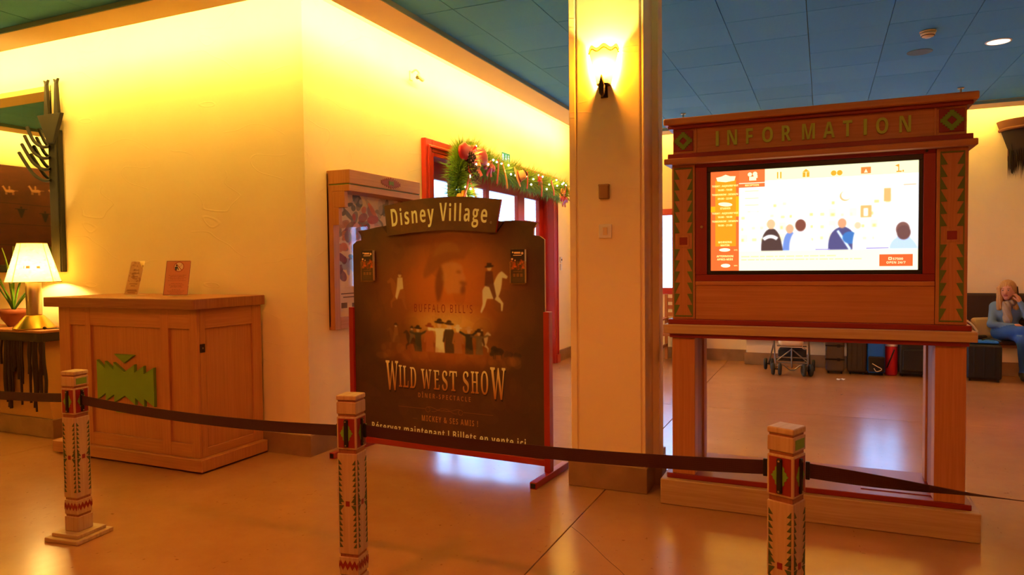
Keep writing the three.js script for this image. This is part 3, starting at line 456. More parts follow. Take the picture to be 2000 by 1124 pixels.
  for (const x of [-0.35, 0.35]) part(t, 'header_bracket', rbox(0.03, 0.06, 0.026, 0.003), M.blackPlastic, x, 1.80, 0.019);
  part(t, 'ribbon_fold', poly([[0.47, 1.72], [0.53, 1.79], [0.49, 1.80]], 0.02), std(0x3a1a0c, 0.7), 0, 0, 0.008); part(t, 'ribbon_fold', poly([[-0.47, 1.72], [-0.49, 1.80], [-0.53, 1.79]], 0.02), std(0x3a1a0c, 0.7), 0, 0, 0.008);
  // red frame
  for (const s of [-1, 1]) {
    lim(t, 'post', M.redFrame, s * 0.855 - 0.022, s * 0.855 + 0.022, 0.045, 1.16, -0.032, 0.03, 0.004); const f = lim(t, 'foot', M.redFrame, s * 0.862 - 0.025, s * 0.862 + 0.025, 0, 0.046, -0.275, 0.275, 0.004, 'z');
    part(f, 'end_cap', rbox(0.036, 0.034, 0.008, 0.004), M.black, 0, 0, 0.273);
  }
  lim(t, 'bottom_rail', M.redFrame, -0.835, 0.835, 0.085, 0.13, -0.02, 0.026, 0.004, 'x');
  // leaflet holders
  const leaf = canvasTex(220, 460, (c, w, h) => {
    c.fillStyle = '#2a1520'; c.fillRect(0, 0, w, h); blotch(c, 40, 0, w, 150, 280, ['#e05a20', '#f08030', '#a03018', '#602010'], 0.3, 0.8, 10, 40); c.fillStyle = '#f0c890'; for (const [x, y, r] of [[34, 40, 12], [182, 54, 18], [24, 132, 16], [70, 150, 10]]) { c.beginPath(); c.arc(x, y, r, 0, 7); c.fill(); }
    c.fillRect(54, 34, 100, 26); c.fillRect(40, 76, 132, 10); c.fillStyle = '#8a5a3a'; c.fillRect(40, 300, 140, 8); for (let i = 0; i < 3; i++) c.fillRect(34 + i * 56, 330, 40, 46); c.fillStyle = '#5a3a2a'; for (let i = 0; i < 4; i++) c.fillRect(30, 392 + i * 14, 160, 6);
  });
  const leafM = std(0xffffff, 0.4, { map: leaf }), acr = phys({ color: 0xfff4e6, roughness: 0.08, transmission: 1, thickness: 0 });
  for (const [x, y, l] of [[-0.672, 1.49, 'clear leaflet holder beside the left rider'], [0.648, 1.475, 'clear leaflet holder beside the white horse']]) {
    const h = new THREE.Group(); h.name = 'leaflet_holder'; h.position.set(x, y, 0.008); h.userData = { label: l }; t.add(h);
    part(h, 'back_plate', rbox(0.122, 0.25, 0.004, 0.001), acr, 0, 0, 0.004); part(h, 'front_plate', rbox(0.122, 0.16, 0.003, 0.001), acr, 0, -0.045, 0.04); part(h, 'leaflets', new THREE.BoxGeometry(0.11, 0.235, 0.026), [M.white, M.white, M.white, M.white, leafM, M.white], 0, 0.002, 0.021); part(h, 'side_plate', rbox(0.003, 0.16, 0.036, 0.001), acr, -0.0605, -0.045, 0.021); part(h, 'side_plate', rbox(0.003, 0.16, 0.036, 0.001), acr, 0.0605, -0.045, 0.021); part(h, 'bottom_plate', rbox(0.122, 0.003, 0.036, 0.001), acr, 0, -0.126, 0.021);
  }
}

// ---------------------------------------------------------------- wooden poster showcase on the passage wall
{
  const t = thing('poster_showcase', 'oak wall showcase with red starburst emblem and glass over a colourful poster', 'showcase', [-3.68, 0.97, -5.19], Math.PI / 2);
  // local x runs along -z of the room, local z out of the wall
  const hw = 0.54, L = (n, m, x0, x1, y0, y1, z0, z1, r = 0.004, g = 'y') => lim(t, n, m, x0, x1, y0 - 0.97, y1 - 0.97, z0, z1, r, g);
  L('back_panel', M.darkOak, -hw, hw, 0.99, 2.24, 0.0, 0.02);
  L('side_frame', M.oak, -hw, -hw + 0.075, 0.97, 2.10, 0.0, 0.06); L('side_frame', M.oak, hw - 0.075, hw, 0.97, 2.10, 0.0, 0.06); L('bottom_frame', M.oak, -hw + 0.075, hw - 0.075, 0.97, 1.07, 0.0, 0.06, 0.004, 'x');
  L('header', M.oak, -hw, hw, 2.15, 2.262, 0.0, 0.225, 0.006, 'x'); L('header_lower', M.oak, -hw, hw, 2.09, 2.142, 0.0, 0.222, 0.004, 'x'); L('green_line', M.greenSoft, -hw + 0.003, hw - 0.003, 2.140, 2.152, 0.0, 0.216, 0.001, 'x');
  for (const s of [-1, 1]) { const a = s < 0 ? -hw : hw - 0.045, b = s < 0 ? -hw + 0.045 : hw; L('corbel', M.oak, a, b, 1.96, 2.09, 0.06, 0.175); L('corbel', M.oak, a, b, 1.82, 1.96, 0.06, 0.115); }
  const tex = canvasTex(700, 900, (c, W, H) => {
    c.fillStyle = '#d8b888'; c.fillRect(0, 0, W, H); blotch(c, 60, 0, W, 0, 300, ['#5a4a48', '#8a7468', '#38302e', '#c0a890'], 0.5, 0.95, 20, 70); blotch(c, 26, 150, 480, 90, 420, ['#b02a1a', '#d8542c', '#8a1a14', '#e8a890'], 0.7, 1, 20, 70); blotch(c, 20, 0, 260, 220, 420, ['#c86a2c', '#7a5a48', '#a8683a'], 0.7, 1, 20, 60); blotch(c, 22, 0, 300, 420, 620, ['#5a1630', '#7a2038', '#8f8f96', '#3a4a5a'], 0.7, 1, 24, 70); blotch(c, 14, 300, 680, 300, 560, ['#3a6ab0', '#2a3a70', '#b0b8c8', '#d8c8b0'], 0.6, 1, 20, 60);
    c.fillStyle = '#6a4a30'; for (const [x, y, w] of [[40, 730, 380], [60, 756, 260], [40, 800, 60], [150, 806, 40], [230, 806, 40], [310, 806, 40]]) c.fillRect(x, y, w, y > 780 ? 40 : 8);
  });
  part(t, 'poster_print', new THREE.BoxGeometry(2 * hw - 0.15, 1.02, 0.004), [M.white, M.white, M.white, M.white, std(0xffffff, 0.5, { map: tex }), M.white], 0, 0.61, 0.024);
  part(t, 'glass_pane', new THREE.BoxGeometry(2 * hw - 0.15, 1.03, 0.004), phys({ color: 0xffffff, roughness: 0.02, transmission: 1, thickness: 0, ior: 1.25 }), 0, 0.61, 0.05);
  const up = [[-0.148, 0.0], [-0.148, 0.026], [-0.126, 0.014], [-0.122, 0.042], [-0.1, 0.024], [-0.096, 0.054], [-0.074, 0.034], [-0.07, 0.064], [-0.046, 0.042], [-0.04, 0.074], [-0.018, 0.05], [0, 0.082], [0.018, 0.05], [0.04, 0.074], [0.046, 0.042], [0.07, 0.064], [0.074, 0.034], [0.096, 0.054], [0.1, 0.024], [0.122, 0.042], [0.126, 0.014], [0.148, 0.026], [0.148, 0.0]];
  const star = up.concat(up.slice(1, -1).reverse().map(([x, y]) => [x, -y])).reverse();
  const e = part(t, 'emblem', poly(star.map(([x, y]) => [x, y * 0.62]), 0.006), M.redPaint, 0.05, 2.205 - 0.97, 0.223); part(e, 'emblem_centre', poly([[-0.035, 0.02], [-0.035, -0.02], [0, -0.012], [0.035, -0.02], [0.035, 0.02], [0, 0.012]], 0.004), M.greenSoft, 0, 0, 0.006);
}
// ---------------------------------------------------------------- garland over the doors
{
  const t = thing('christmas_garland', 'green fir garland with ribbons, cones and fairy lights over the red doors', 'garland', [-3.56, 2.6, -8.0]);
  const oz = 8.0, oy = -2.6;
  const path = [[-6.60, 2.02, 0.03], [-6.60, 2.2, 0.05], [-6.58, 2.4, 0.06], [-6.62, 2.6, 0.07], [-6.72, 2.66, 0.06], [-7.1, 2.63, 0.04], [-7.6, 2.60, 0.04], [-8.2, 2.58, 0.04], [-8.8, 2.56, 0.04], [-9.4, 2.55, 0.04], [-9.85, 2.52, 0.04]].map(([z, y, x]) => new THREE.Vector3(x, y + oy, z + oz));
  const curve = new THREE.CatmullRomCurve3(path), cone = new THREE.ConeGeometry(0.005, 0.17, 4); cone.translate(0, 0.085, 0);
  const N = 10000, im = new THREE.InstancedMesh(cone, std(0xffffff, 0.7), N), m4 = new THREE.Matrix4(), q = new THREE.Quaternion(), up = new THREE.Vector3(0, 1, 0), col = new THREE.Color();
  for (let i = 0; i < N; i++) {
    const s = rnd(), P = curve.getPoint(s), T = curve.getTangent(s), d = new THREE.Vector3(rr(-0.35, 1), rr(-1, 1), rr(-1, 1)); d.addScaledVector(T, -0.75 * d.dot(T)).normalize();
    q.setFromUnitVectors(up, d); const v = s < 0.34, r0 = rr(0, v ? 0.13 : 0.1), len = rr(0.45, 1); P.addScaledVector(d, r0 * (0.7 + 0.3 * Math.sin(s * 60))); m4.compose(P, q, new THREE.Vector3(1, len, 1)); im.setMatrixAt(i, m4);
    const g = rnd(); col.setRGB(0.12 + 0.3 * g, 0.26 + 0.36 * g, 0.03 + 0.03 * rnd()); im.setColorAt(i, col);
  }
  part(t, 'support_wire', new THREE.TubeGeometry(new THREE.CatmullRomCurve3(path.map((p) => new THREE.Vector3(-0.045, p.y, p.z))), 60, 0.006, 6), M.bronze);
  im.name = 'foliage'; im.userData = { kind: 'stuff', label: 'dense fir needles of the garland' }; shadows(im); t.add(im);
  const at = (s, out = 0.11, dy = 0) => { const P = curve.getPoint(s); return [P.x + out, P.y + dy, P.z]; };
  const bulbM = new THREE.MeshStandardMaterial({ color: 0xffffff, emissive: new THREE.Color().setRGB(1, 0.85, 0.55), emissiveIntensity: 9 }), bg = new THREE.SphereGeometry(0.012, 8, 6);
  for (let i = 0; i < 40; i++) { const s = (i + 0.5) / 40, p = at(s, rr(0.11, 0.16), rr(-0.1, 0.1)); part(t, 'fairy_light', bg, bulbM, p[0], p[1], p[2] + rr(-0.06, 0.06)); }
  for (const s of [0.12, 0.34, 0.6, 0.85]) { const p = at(s), l = new THREE.PointLight(new THREE.Color().setRGB(1, 0.7, 0.35), 0.12); l.name = 'fairy_glow'; l.castShadow = true; l.position.set(p[0] + 0.1, p[1], p[2]); t.add(l); }
  const red = std(0xb5161c, 0.45), gold = std(0xd6962e, 0.4, { metalness: 0.3 }), rib = std(0xb4503a, 0.6), straw = std(0xd9a860, 0.8), coneM = std(0x4a2c18, 0.8);
  const lobe = (d, s) => { const g = new THREE.SphereGeometry(1, 16, 12), q = g.attributes.position; for (let i = 0; i < q.count; i++) { const z = q.getZ(i), w = 0.35 + 0.65 * sm((z + 1) / 2); q.setXYZ(i, q.getX(i) * 0.03 * s * w, q.getY(i) * 0.075 * s * w * (1 + 0.12 * Math.sin(z * 9)), (z + 1) * 0.11 * s); } g.computeVertexNormals(); if (d < 0) g.rotateY(Math.PI); g.rotateX(d * 0.25); return g; };
  const tail = (d, s) => { const g = new THREE.BoxGeometry(0.008, 0.2 * s, 0.06 * s, 1, 8, 1), q = g.attributes.position; for (let i = 0; i < q.count; i++) { const y = q.getY(i); q.setX(i, q.getX(i) + 0.015 * Math.sin(y * 30)); } g.translate(0.01, -0.1 * s, 0); g.rotateX(d * 0.4); g.computeVertexNormals(); return g; };
  const bow = (p, s) => part(t, 'ribbon_bow', merge([lobe(1, s), lobe(-1, s), tail(1, s), tail(-1, s), new THREE.SphereGeometry(0.028 * s, 10, 8)]), red, ...p);
  bow([0.20, 0.10, 8 - 6.66], 1.5); bow(at(0.50, 0.13, -0.04), 0.7); bow(at(0.93, 0.14, -0.12), 0.7); bow(at(0.44, 0.13, 0.03), 0.6);
  const cg = []; for (let i = 0; i < 60; i++) { const a = i * 2.4, h = i / 60, r = 0.052 * Math.sin(Math.PI * (0.12 + 0.86 * h)); const s = new THREE.SphereGeometry(0.014, 6, 5); s.scale(1, 0.5, 1.2); s.rotateY(-a); s.translate(Math.cos(a) * r, h * 0.13 - 0.065, Math.sin(a) * r); cg.push(s); } const pine = merge(cg);
  for (const s of [0.21, 0.24, 0.68, 0.30]) { const p = at(s, 0.14, 0); part(t, 'pine_cone', pine, coneM, p[0], p[1], p[2] + rr(-0.08, 0.1), 0.4, 0, rr(0.8, 1.6)); }
  const strip = (p, l, m, tw) => part(t, 'ribbon_tail', tube([[0, 0, 0], [0.03, -l * 0.3, tw * 0.4], [0.05, -l * 0.7, tw], [0.04, -l, tw * 1.3]], 0.02, 14, 6).scale(0.35, 1, 1), m, ...p);
  for (const [s, l, w] of [[0.55, 0.28, 0.06], [0.57, 0.3, -0.08], [0.46, 0.2, 0.1], [0.7, 0.22, 0.04], [0.78, 0.26, 0.03], [0.84, 0.2, -0.05], [0.95, 0.22, 0.1], [0.97, 0.2, -0.06], [0.18, 0.5, 0.22], [0.16, 0.5, -0.24], [0.40, 0.2, 0.06]]) strip(at(s, 0.13, 0.06), l, l > 0.4 ? rib : rnd() < 0.5 ? gold : rib, w);
  const hat = part(t, 'straw_hat', lathe([[0.001, 0.095], [0.04, 0.098], [0.058, 0.085], [0.066, 0.02], [0.075, 0.008], [0.125, 0.0], [0.128, -0.005], [0.07, -0.004], [0.001, -0.004]], 32), straw, ...at(0.645, 0.14, -0.05), 0.2, 0.3, -1.35); part(hat, 'hat_band', new THREE.TorusGeometry(0.067, 0.009, 8, 32), std(0x8a2a18, 0.6), 0, 0.022, 0, Math.PI / 2);
  const flower = (p, s, m) => { const gs = []; for (let i = 0; i < 7; i++) { const g = new THREE.ConeGeometry(0.022 * s, 0.08 * s, 6); g.scale(1, 1, 0.4); g.translate(0, 0.05 * s, 0); g.rotateX(0.0); g.rotateZ(i * 0.9); g.rotateY(Math.PI / 2); gs.push(g); } gs.push(new THREE.SphereGeometry(0.018 * s, 8, 6)); part(t, 'poinsettia', merge(gs), m, ...p); };
  flower(at(0.37, 0.15, -0.08), 0.9, red); flower(at(0.27, 0.15, 0.02), 0.8, rib); flower(at(0.76, 0.15, 0.0), 1.1, red); flower(at(0.92, 0.15, -0.06), 0.8, gold); flower(at(0.89, 0.15, -0.13), 0.7, gold);
  const wheel = new THREE.TorusGeometry(0.036, 0.008, 8, 24), spokes = [0, 1, 2].map((i) => { const g = new THREE.CylinderGeometry(0.004, 0.004, 0.072, 6); g.rotateZ(i * Math.PI / 3); return g; }), wg = merge([wheel, ...spokes]);
  for (const [s, dz] of [[0.475, 0], [0.475, -0.095], [0.905, 0]]) { const p = at(s, 0.15, -0.05); part(t, 'wooden_wheel', wg, gold, p[0], p[1], p[2] + dz, 0, Math.PI / 2, 0); }
  const bell = lathe([[0.001, 0.09], [0.02, 0.085], [0.034, 0.05], [0.05, 0.0], [0.046, 0.0], [0.03, 0.045], [0.001, 0.075]], 24);
  for (const [s, dz, m] of [[0.08, 0.12, gold], [0.26, -0.16, gold], [0.06, 0.2, std(0xe8a81c, 0.4)]]) { const p = at(s, 0.12, 0); part(t, 'bell', bell, m, p[0], p[1], p[2] + dz); }
}
{
  const tex = canvasTex(240, 120, (c, W, H) => { c.fillStyle = '#0c8a4c'; c.fillRect(0, 0, W, H); c.fillStyle = '#eefff4'; c.fillRect(12, 18, 36, 84); c.beginPath(); c.moveTo(112, 16); c.lineTo(128, 16); c.lineTo(128, 62); c.lineTo(150, 62); c.lineTo(120, 104); c.lineTo(90, 62); c.lineTo(112, 62); c.fill(); c.beginPath(); c.arc(196, 28, 10, 0, 7); c.fill(); c.lineWidth = 10; c.strokeStyle = '#eefff4'; c.beginPath(); c.moveTo(192, 40); c.lineTo(186, 70); c.lineTo(206, 84); c.lineTo(200, 106); c.moveTo(186, 70); c.lineTo(172, 100); c.moveTo(178, 54); c.lineTo(206, 50); c.lineTo(216, 62); c.stroke(); });
  const t = thing('exit_sign', 'green emergency exit sign on the wall above the garland', 'exit sign', [-3.68, 2.725, -8.06], Math.PI / 2);
  part(t, 'housing', rbox(0.26, 0.15, 0.06, 0.006), M.white, 0, 0.075, 0.03); const em = new THREE.MeshStandardMaterial({ color: 0x222222, emissive: 0xffffff, emissiveMap: tex, emissiveIntensity: 1.5 });
  part(t, 'sign_face', new THREE.BoxGeometry(0.24, 0.125, 0.004), [M.green, M.green, M.green, M.green, em, M.green], 0, 0.078, 0.062);
  const l = new THREE.PointLight(new THREE.Color().setRGB(0.5, 1, 0.6), 0.03); l.name = 'exit_sign_light'; l.castShadow = true; l.position.set(0, 0.075, 0.12); t.add(l);
}
{
  const t = thing('security_camera', 'small white security camera bracketed high on the passage wall', 'camera', [-3.68, 3.28, -5.96], Math.PI / 2);
  part(t, 'mount_plate', rbox(0.05, 0.09, 0.012, 0.003), M.cream, 0, 0.05, 0.006); part(t, 'arm', tube([[0, 0.08, 0.01], [0, 0.10, 0.06], [0, 0.06, 0.10], [0, 0.03, 0.11]], 0.009, 16, 8), M.cream);
  part(t, 'camera_body', new THREE.CapsuleGeometry(0.024, 0.07, 6, 14), M.cream, 0.0, 0.02, 0.11, 0.25, 0, Math.PI / 2 - 0.2); part(t, 'lens', new THREE.CylinderGeometry(0.017, 0.017, 0.012, 14), M.black, -0.058, 0.008, 0.11, 0, 0, Math.PI / 2 - 0.2);
}
{
  const t = thing('wall_thermostat', 'small white thermostat plates on the wall right of the red doors', 'thermostat', [-3.68, 1.40, -10.2], Math.PI / 2);
  part(t, 'plate', rbox(0.07, 0.09, 0.015, 0.004), M.white, 0, 0.14, 0.008); part(t, 'plate', rbox(0.07, 0.10, 0.015, 0.004), M.white, 0, 0.03, 0.008); part(t, 'dial', new THREE.CylinderGeometry(0.014, 0.014, 0.01, 16), M.bronze, 0, 0.14, 0.018, Math.PI / 2);
}
// ---------------------------------------------------------------- fittings on the pillar
{
  const t = thing('wall_sconce', 'glowing tapered wall sconce with bronze bracket on the pillar', 'sconce', [-1.30, 2.56, -4.468]);
  const N = 28, rows = 8, pos = [], idx = [];            // half-round tapered glass shade with a wavy top edge
  for (let j = 0; j <= rows; j++) for (let i = 0; i <= N; i++) {
    const s = j / rows, a = Math.PI * i / N, rw = 0.048 + 0.055 * s, rd = 0.035 + 0.05 * s; let y = 0.08 + 0.24 * s; if (j === rows) y += 0.012 * Math.cos(a * 7) - 0.006;
    pos.push(-Math.cos(a) * rw, y, Math.sin(a) * rd + 0.012);
  }
  for (let j = 0; j < rows; j++) for (let i = 0; i < N; i++) { const a = j * (N + 1) + i, b = a + N + 1; idx.push(a, a + 1, b, b, a + 1, b + 1); }
  const g = new THREE.BufferGeometry(); g.setAttribute('position', new THREE.Float32BufferAttribute(pos, 3)); g.setIndex(idx); g.computeVertexNormals();
  part(t, 'glass_shade', g, phys({ color: 0xffb84a, roughness: 0.7, transmission: 0.6, thickness: 0, side: THREE.DoubleSide }));
  part(t, 'bulb', new THREE.SphereGeometry(0.026, 16, 12), new THREE.MeshStandardMaterial({ color: 0xffffff, emissive: new THREE.Color().setRGB(1, 0.8, 0.4), emissiveIntensity: 30 }), 0, 0.19, 0.045);
  const wave = []; for (let i = 0; i <= 28; i++) { const a = Math.PI * i / 28; wave.push([-Math.cos(a) * 0.0985, 0.29 + 0.010 * Math.cos(a * 7), Math.sin(a) * 0.081 + 0.014]); } part(t, 'wavy_band', tube(wave, 0.004, 56, 6), std(0xc98a2c, 0.4, { metalness: 0.6 }));
  part(t, 'bracket', poly([[0, 0.13], [-0.014, 0.07], [-0.012, 0.02], [0, 0], [0.012, 0.02], [0.014, 0.07]], 0.03, 0.004), M.bronze, 0, 0.0, 0.05); part(t, 'back_plate', rbox(0.05, 0.12, 0.012, 0.004), M.bronze, 0, 0.06, 0.006); part(t, 'arm', rod([0, 0.05, 0.008], [0, 0.05, 0.06], 0.008), M.bronze);
  part(t, 'shade_base', lathe([[0.001, 0.076], [0.04, 0.076], [0.048, 0.084], [0.001, 0.086]], 24), M.bronze, 0, 0, 0.022);
  const l = new THREE.PointLight(new THREE.Color().setRGB(1, 0.6, 0.12), 10); l.name = 'wall_sconce_light'; l.castShadow = true; l.shadow.radius = 1.3; l.position.set(0, 0.19, 0.045); t.add(l);
}
{
  const t = thing('control_box', 'small bronze control box on the pillar above the light switch', 'control box', [-1.303, 1.955, -4.468]);
  part(t, 'cover', rbox(0.068, 0.095, 0.034, 0.008), std(0x8a6a40, 0.4, { metalness: 0.4 }), 0, 0, 0.017); part(t, 'lid_edge', rbox(0.07, 0.014, 0.036, 0.004), std(0x9c7a4c, 0.4, { metalness: 0.4 }), 0, 0.042, 0.018);
}
{
  const t = thing('light_switch', 'square cream light switch plate on the pillar', 'light switch', [-1.30, 1.70, -4.468]);
  part(t, 'switch_plate', rbox(0.086, 0.09, 0.010, 0.003), M.white, 0, 0, 0.005); part(t, 'rocker', rbox(0.03, 0.05, 0.008, 0.002), M.cream, 0, 0, 0.012, 0.08);
}

// ---------------------------------------------------------------- information kiosk
const font = await new FontLoader().loadAsync('fonts/droid/droid_sans_bold.typeface.json');
{
  const cx = -0.08, cz = -4.62, t = thing('information_kiosk', 'large wooden information kiosk with red trim, green sawtooth posts and glowing screen', 'kiosk', [cx, 0, cz]);
  const L = (n, m, x0, x1, y0, y1, z0, z1, r = 0.004, g = 'y', par = t) => lim(par, n, m, x0 - cx, x1 - cx, y0, y1, z0 - cz, z1 - cz, r, g);
  const ZB = -4.84, oak = M.oak, red = M.redPaint;
  L('base', M.tan, -0.918, 0.762, 0, 0.158, -4.95, -4.322, 0.008, 'x'); L('base_step', red, -0.885, 0.725, 0.158, 0.19, -4.92, -4.36, 0.005, 'x');
  const hatch = L('floor_hatch', red, 0.2, 0.55, 0.19, 0.194, -4.70, -4.45, 0.001, 'x');
  for (const [a, b] of [[-0.85, -0.712], [0.548, 0.694]]) { L('leg_post', oak, a, b, 0.19, 1.035, -4.47, -4.36, 0.005); L('leg_post', oak, a, b, 0.19, 1.035, ZB, -4.73, 0.005); L('leg_web', M.darkOak, a + 0.012, b - 0.012, 0.19, 1.035, -4.73, -4.47, 0.003); L('leg_bead', red, a + 0.004, b - 0.004, 0.19, 1.035, -4.50, -4.48, 0.003); }
  L('shelf_red_lower', red, -0.862, 0.703, 1.035, 1.06, -4.86, -4.335, 0.004, 'x'); L('shelf_rail', M.tan, -0.895, 0.735, 1.06, 1.116, -4.88, -4.308, 0.005, 'x'); L('shelf_red_upper', red, -0.87, 0.712, 1.116, 1.146, -4.87, -4.335, 0.004, 'x');
  L('cabinet', M.darkOak, -0.835, 0.68, 1.146, 2.30, ZB, -4.40, 0.004);
  L('lower_panel', oak, -0.71, 0.546, 1.146, 1.352, -4.40, -4.372, 0.003, 'x'); L('lower_bead', oak, -0.71, 0.546, 1.352, 1.378, -4.40, -4.364, 0.004, 'x');
  // red bezel around the screen
  const bz = (x0, x1, y0, y1) => L('red_bezel', red, x0, x1, y0, y1, -4.405, -4.368, 0.003, 'x');
  bz(-0.71, 0.546, 1.378, 1.417); bz(-0.71, 0.546, 2.062, 2.098); bz(-0.71, -0.642, 1.417, 2.062); bz(0.488, 0.546, 1.417, 2.062);
  const bb = (x0, x1, y0, y1) => L('black_bezel', M.black, x0, x1, y0, y1, -4.41, -4.376, 0.003, 'x');
  bb(-0.642, 0.488, 1.417, 1.440); bb(-0.642, 0.488, 2.032, 2.062); bb(-0.642, -0.622, 1.440, 2.032); bb(0.468, 0.488, 1.440, 2.032);
  part(t, 'lock', new THREE.CylinderGeometry(0.008, 0.008, 0.006, 16), M.steel, -0.672 - cx, 1.705, -4.366 - cz, Math.PI / 2); part(t, 'lock', new THREE.CylinderGeometry(0.007, 0.007, 0.006, 16), M.black, 0.502 - cx, 2.075, -4.366 - cz, Math.PI / 2);
  // the screen picture
  const W = 1280, H = 690, shot = canvasTex(W, H, (c) => {
    c.fillStyle = '#ffffff'; c.fillRect(0, 0, W, H);
    const sb = 190; c.fillStyle = '#f2622c'; c.fillRect(0, 0, sb, H); c.fillStyle = '#f7a018'; c.fillRect(120, 175, 70, 140); c.fillRect(0, 240, sb, 40); c.fillStyle = '#f08a1c'; c.fillRect(30, 60, 140, 460);
    c.fillStyle = '#ee6a34'; c.fillRect(sb, 0, 170, 118); c.fillStyle = '#ffd8b8'; c.fillRect(sb, 86, 170, 6);
    c.fillStyle = '#f4efb4'; c.fillRect(360, 0, W - 360, 78); c.fillStyle = '#f3efc8'; c.fillRect(sb, 556, W - sb, H - 556); c.fillStyle = '#f6f6e6'; c.fillRect(sb, 118, 172, 200);
    const Y = '#ffe98a', T = (s, x, y, sz, w, col = Y) => { c.font = 'bold ' + sz + 'px sans-serif'; c.textAlign = 'center'; c.fillStyle = col; c.fillText(s, x, y, w); };
    // header plate shapes and the timetable
    c.fillStyle = '#fdf2b4'; c.beginPath(); c.moveTo(36, 40); c.lineTo(70, 34); c.lineTo(100, 22); c.lineTo(130, 34); c.lineTo(168, 36); c.lineTo(160, 66); c.lineTo(100, 74); c.lineTo(44, 66); c.fill();
    T("TODAY : AUJOURD'HUI", 96, 106, 17, 178); T('10:00 - 19:00', 96, 134, 17, 120); T('TOMORROW : DEMAIN', 96, 166, 17, 178); T('09:00 - 22:00', 96, 194, 17, 120);
    c.fillStyle = '#fdf2b4'; c.beginPath(); c.ellipse(98, 228, 48, 14, 0.1, 0, 7); c.fill(); T('STUDIOS', 98, 262, 17, 90); T("TODAY : AUJOURD'HUI", 96, 296, 17, 178); T('10:00 - 18:00', 96, 322, 17, 120); T('TOMORROW : DEMAIN', 96, 352, 17, 178); T('10:00 - 21:00', 96, 380, 17, 120);
    T('MORNING', 96, 498, 19, 100); T('MATIN', 96, 520, 19, 80); T('AFTERNOON', 96, 596, 19, 120); T('APRES-MIDI', 96, 618, 19, 120); c.fillStyle = '#fff4c4'; c.beginPath(); c.ellipse(94, 545, 38, 12, 0, 0, 7); c.fill(); c.beginPath(); c.ellipse(100, 655, 32, 13, 0, 0, 7); c.fill(); T('11°C', 168, 552, 12, 26); T('13°C', 168, 660, 12, 26);
    T('RECEPTION', 276, 110, 17, 110); c.fillStyle = '#fdf2b4'; c.fillRect(258, 46, 46, 26); c.beginPath(); c.arc(262, 30, 14, 0, 7); c.arc(296, 28, 15, 0, 7); c.fill(); c.fillRect(286, 36, 26, 20);
    for (const y of [140, 190, 236, 282]) { c.fillStyle = '#e6e6a8'; c.fillRect(230, y, 90, 8); }
    // row of little pictograms
    c.fillStyle = '#ee9a2c'; c.fillRect(438, 24, 8, 44); c.fillRect(458, 24, 9, 44); c.beginPath(); c.moveTo(598, 34); c.lineTo(620, 14); c.lineTo(644, 34); c.fill(); c.fillRect(600, 36, 18, 32); c.fillRect(624, 36, 18, 32); c.beginPath(); c.arc(790, 52, 17, 0, 7); c.arc(826, 52, 17, 0, 7); c.fill(); c.fillStyle = '#ea7a3a'; c.fillRect(952, 24, 58, 42); c.fillStyle = '#f4efb4'; c.beginPath(); c.moveTo(981, 36); c.lineTo(992, 60); c.lineTo(970, 60); c.fill(); c.fillStyle = '#ee8a2c'; c.fillRect(1166, 18, 6, 44); c.beginPath(); c.moveTo(1166, 18); c.lineTo(1148, 26); c.lineTo(1166, 34); c.fill(); c.fillRect(1156, 60, 30, 8); c.fillRect(1190, 56, 8, 12);
    const main = c, layer = document.createElement('canvas'); layer.width = W; layer.height = H; c = layer.getContext('2d');
    // photograph: a bright shop wall of cubby shelves, people seen from behind
    c.fillStyle = '#dff3ee'; c.fillRect(430, 120, W - 500, 6); c.beginPath(); c.moveTo(400, 168); c.lineTo(440, 122); c.lineTo(446, 128); c.lineTo(408, 172); c.fill();
    for (let r = 0; r < 4; r++) for (let i = 0; i < 14; i++) { const x = 200 + i * 62 + (r ? 0 : 200), y = 205 + r * 78; if (x > 1110) continue; if (r === 0 && (i % 5 > 1)) continue; c.fillStyle = ['#f3f6dc', '#f6f2d6', '#eef6e6', '#f8e8c4'][Math.floor(rnd() * 4)]; c.fillRect(x, y, 50, 58); c.fillStyle = ['#f2d890', '#f4c27a', '#e8e0b0', '#fbeed0'][Math.floor(rnd() * 4)]; c.fillRect(x + rr(4, 16), y + rr(24, 36), rr(12, 30), 20); }
    c.fillStyle = '#fbd9a8'; c.fillRect(550, 178, 150, 3); c.fillStyle = '#e9a05a'; c.fillRect(1085, 165, 42, 86); c.fillRect(950, 270, 66, 80); c.fillStyle = '#fff8ee'; c.fillRect(970, 290, 24, 50); c.fillStyle = '#e0a060'; c.beginPath(); c.arc(860, 205, 34, 0, 7); c.fill(); c.fillStyle = '#ffffff'; c.beginPath(); c.arc(866, 200, 29, 0, 7); c.fill(); c.fillStyle = '#d9e4f6'; c.fillRect(1195, 150, 75, 44); c.fillStyle = '#e88a4a'; c.fillRect(1195, 146, 75, 6);
    const fig = (x, hy, r, hair, coat, w, top) => { c.fillStyle = coat; c.beginPath(); c.moveTo(x - w, 556); c.bezierCurveTo(x - w * 1.05, top + 40, x - w * 0.6, top, x - 10, top - 8); c.lineTo(x + 20, top - 8); c.bezierCurveTo(x + w * 0.8, top + 10, x + w * 1.05, top + 60, x + w * 1.2, 556); c.closePath(); c.fill(); c.fillStyle = hair; c.beginPath(); c.ellipse(x, hy, r, r * 1.2, 0, 0, 7); c.fill(); };
    fig(400, 375, 28, '#e8a878', '#3a2622', 64, 415); c.save(); c.strokeStyle = '#f4f2f2'; c.lineWidth = 22; c.beginPath(); c.moveTo(352, 478); c.quadraticCurveTo(395, 440, 440, 476); c.stroke(); c.restore();
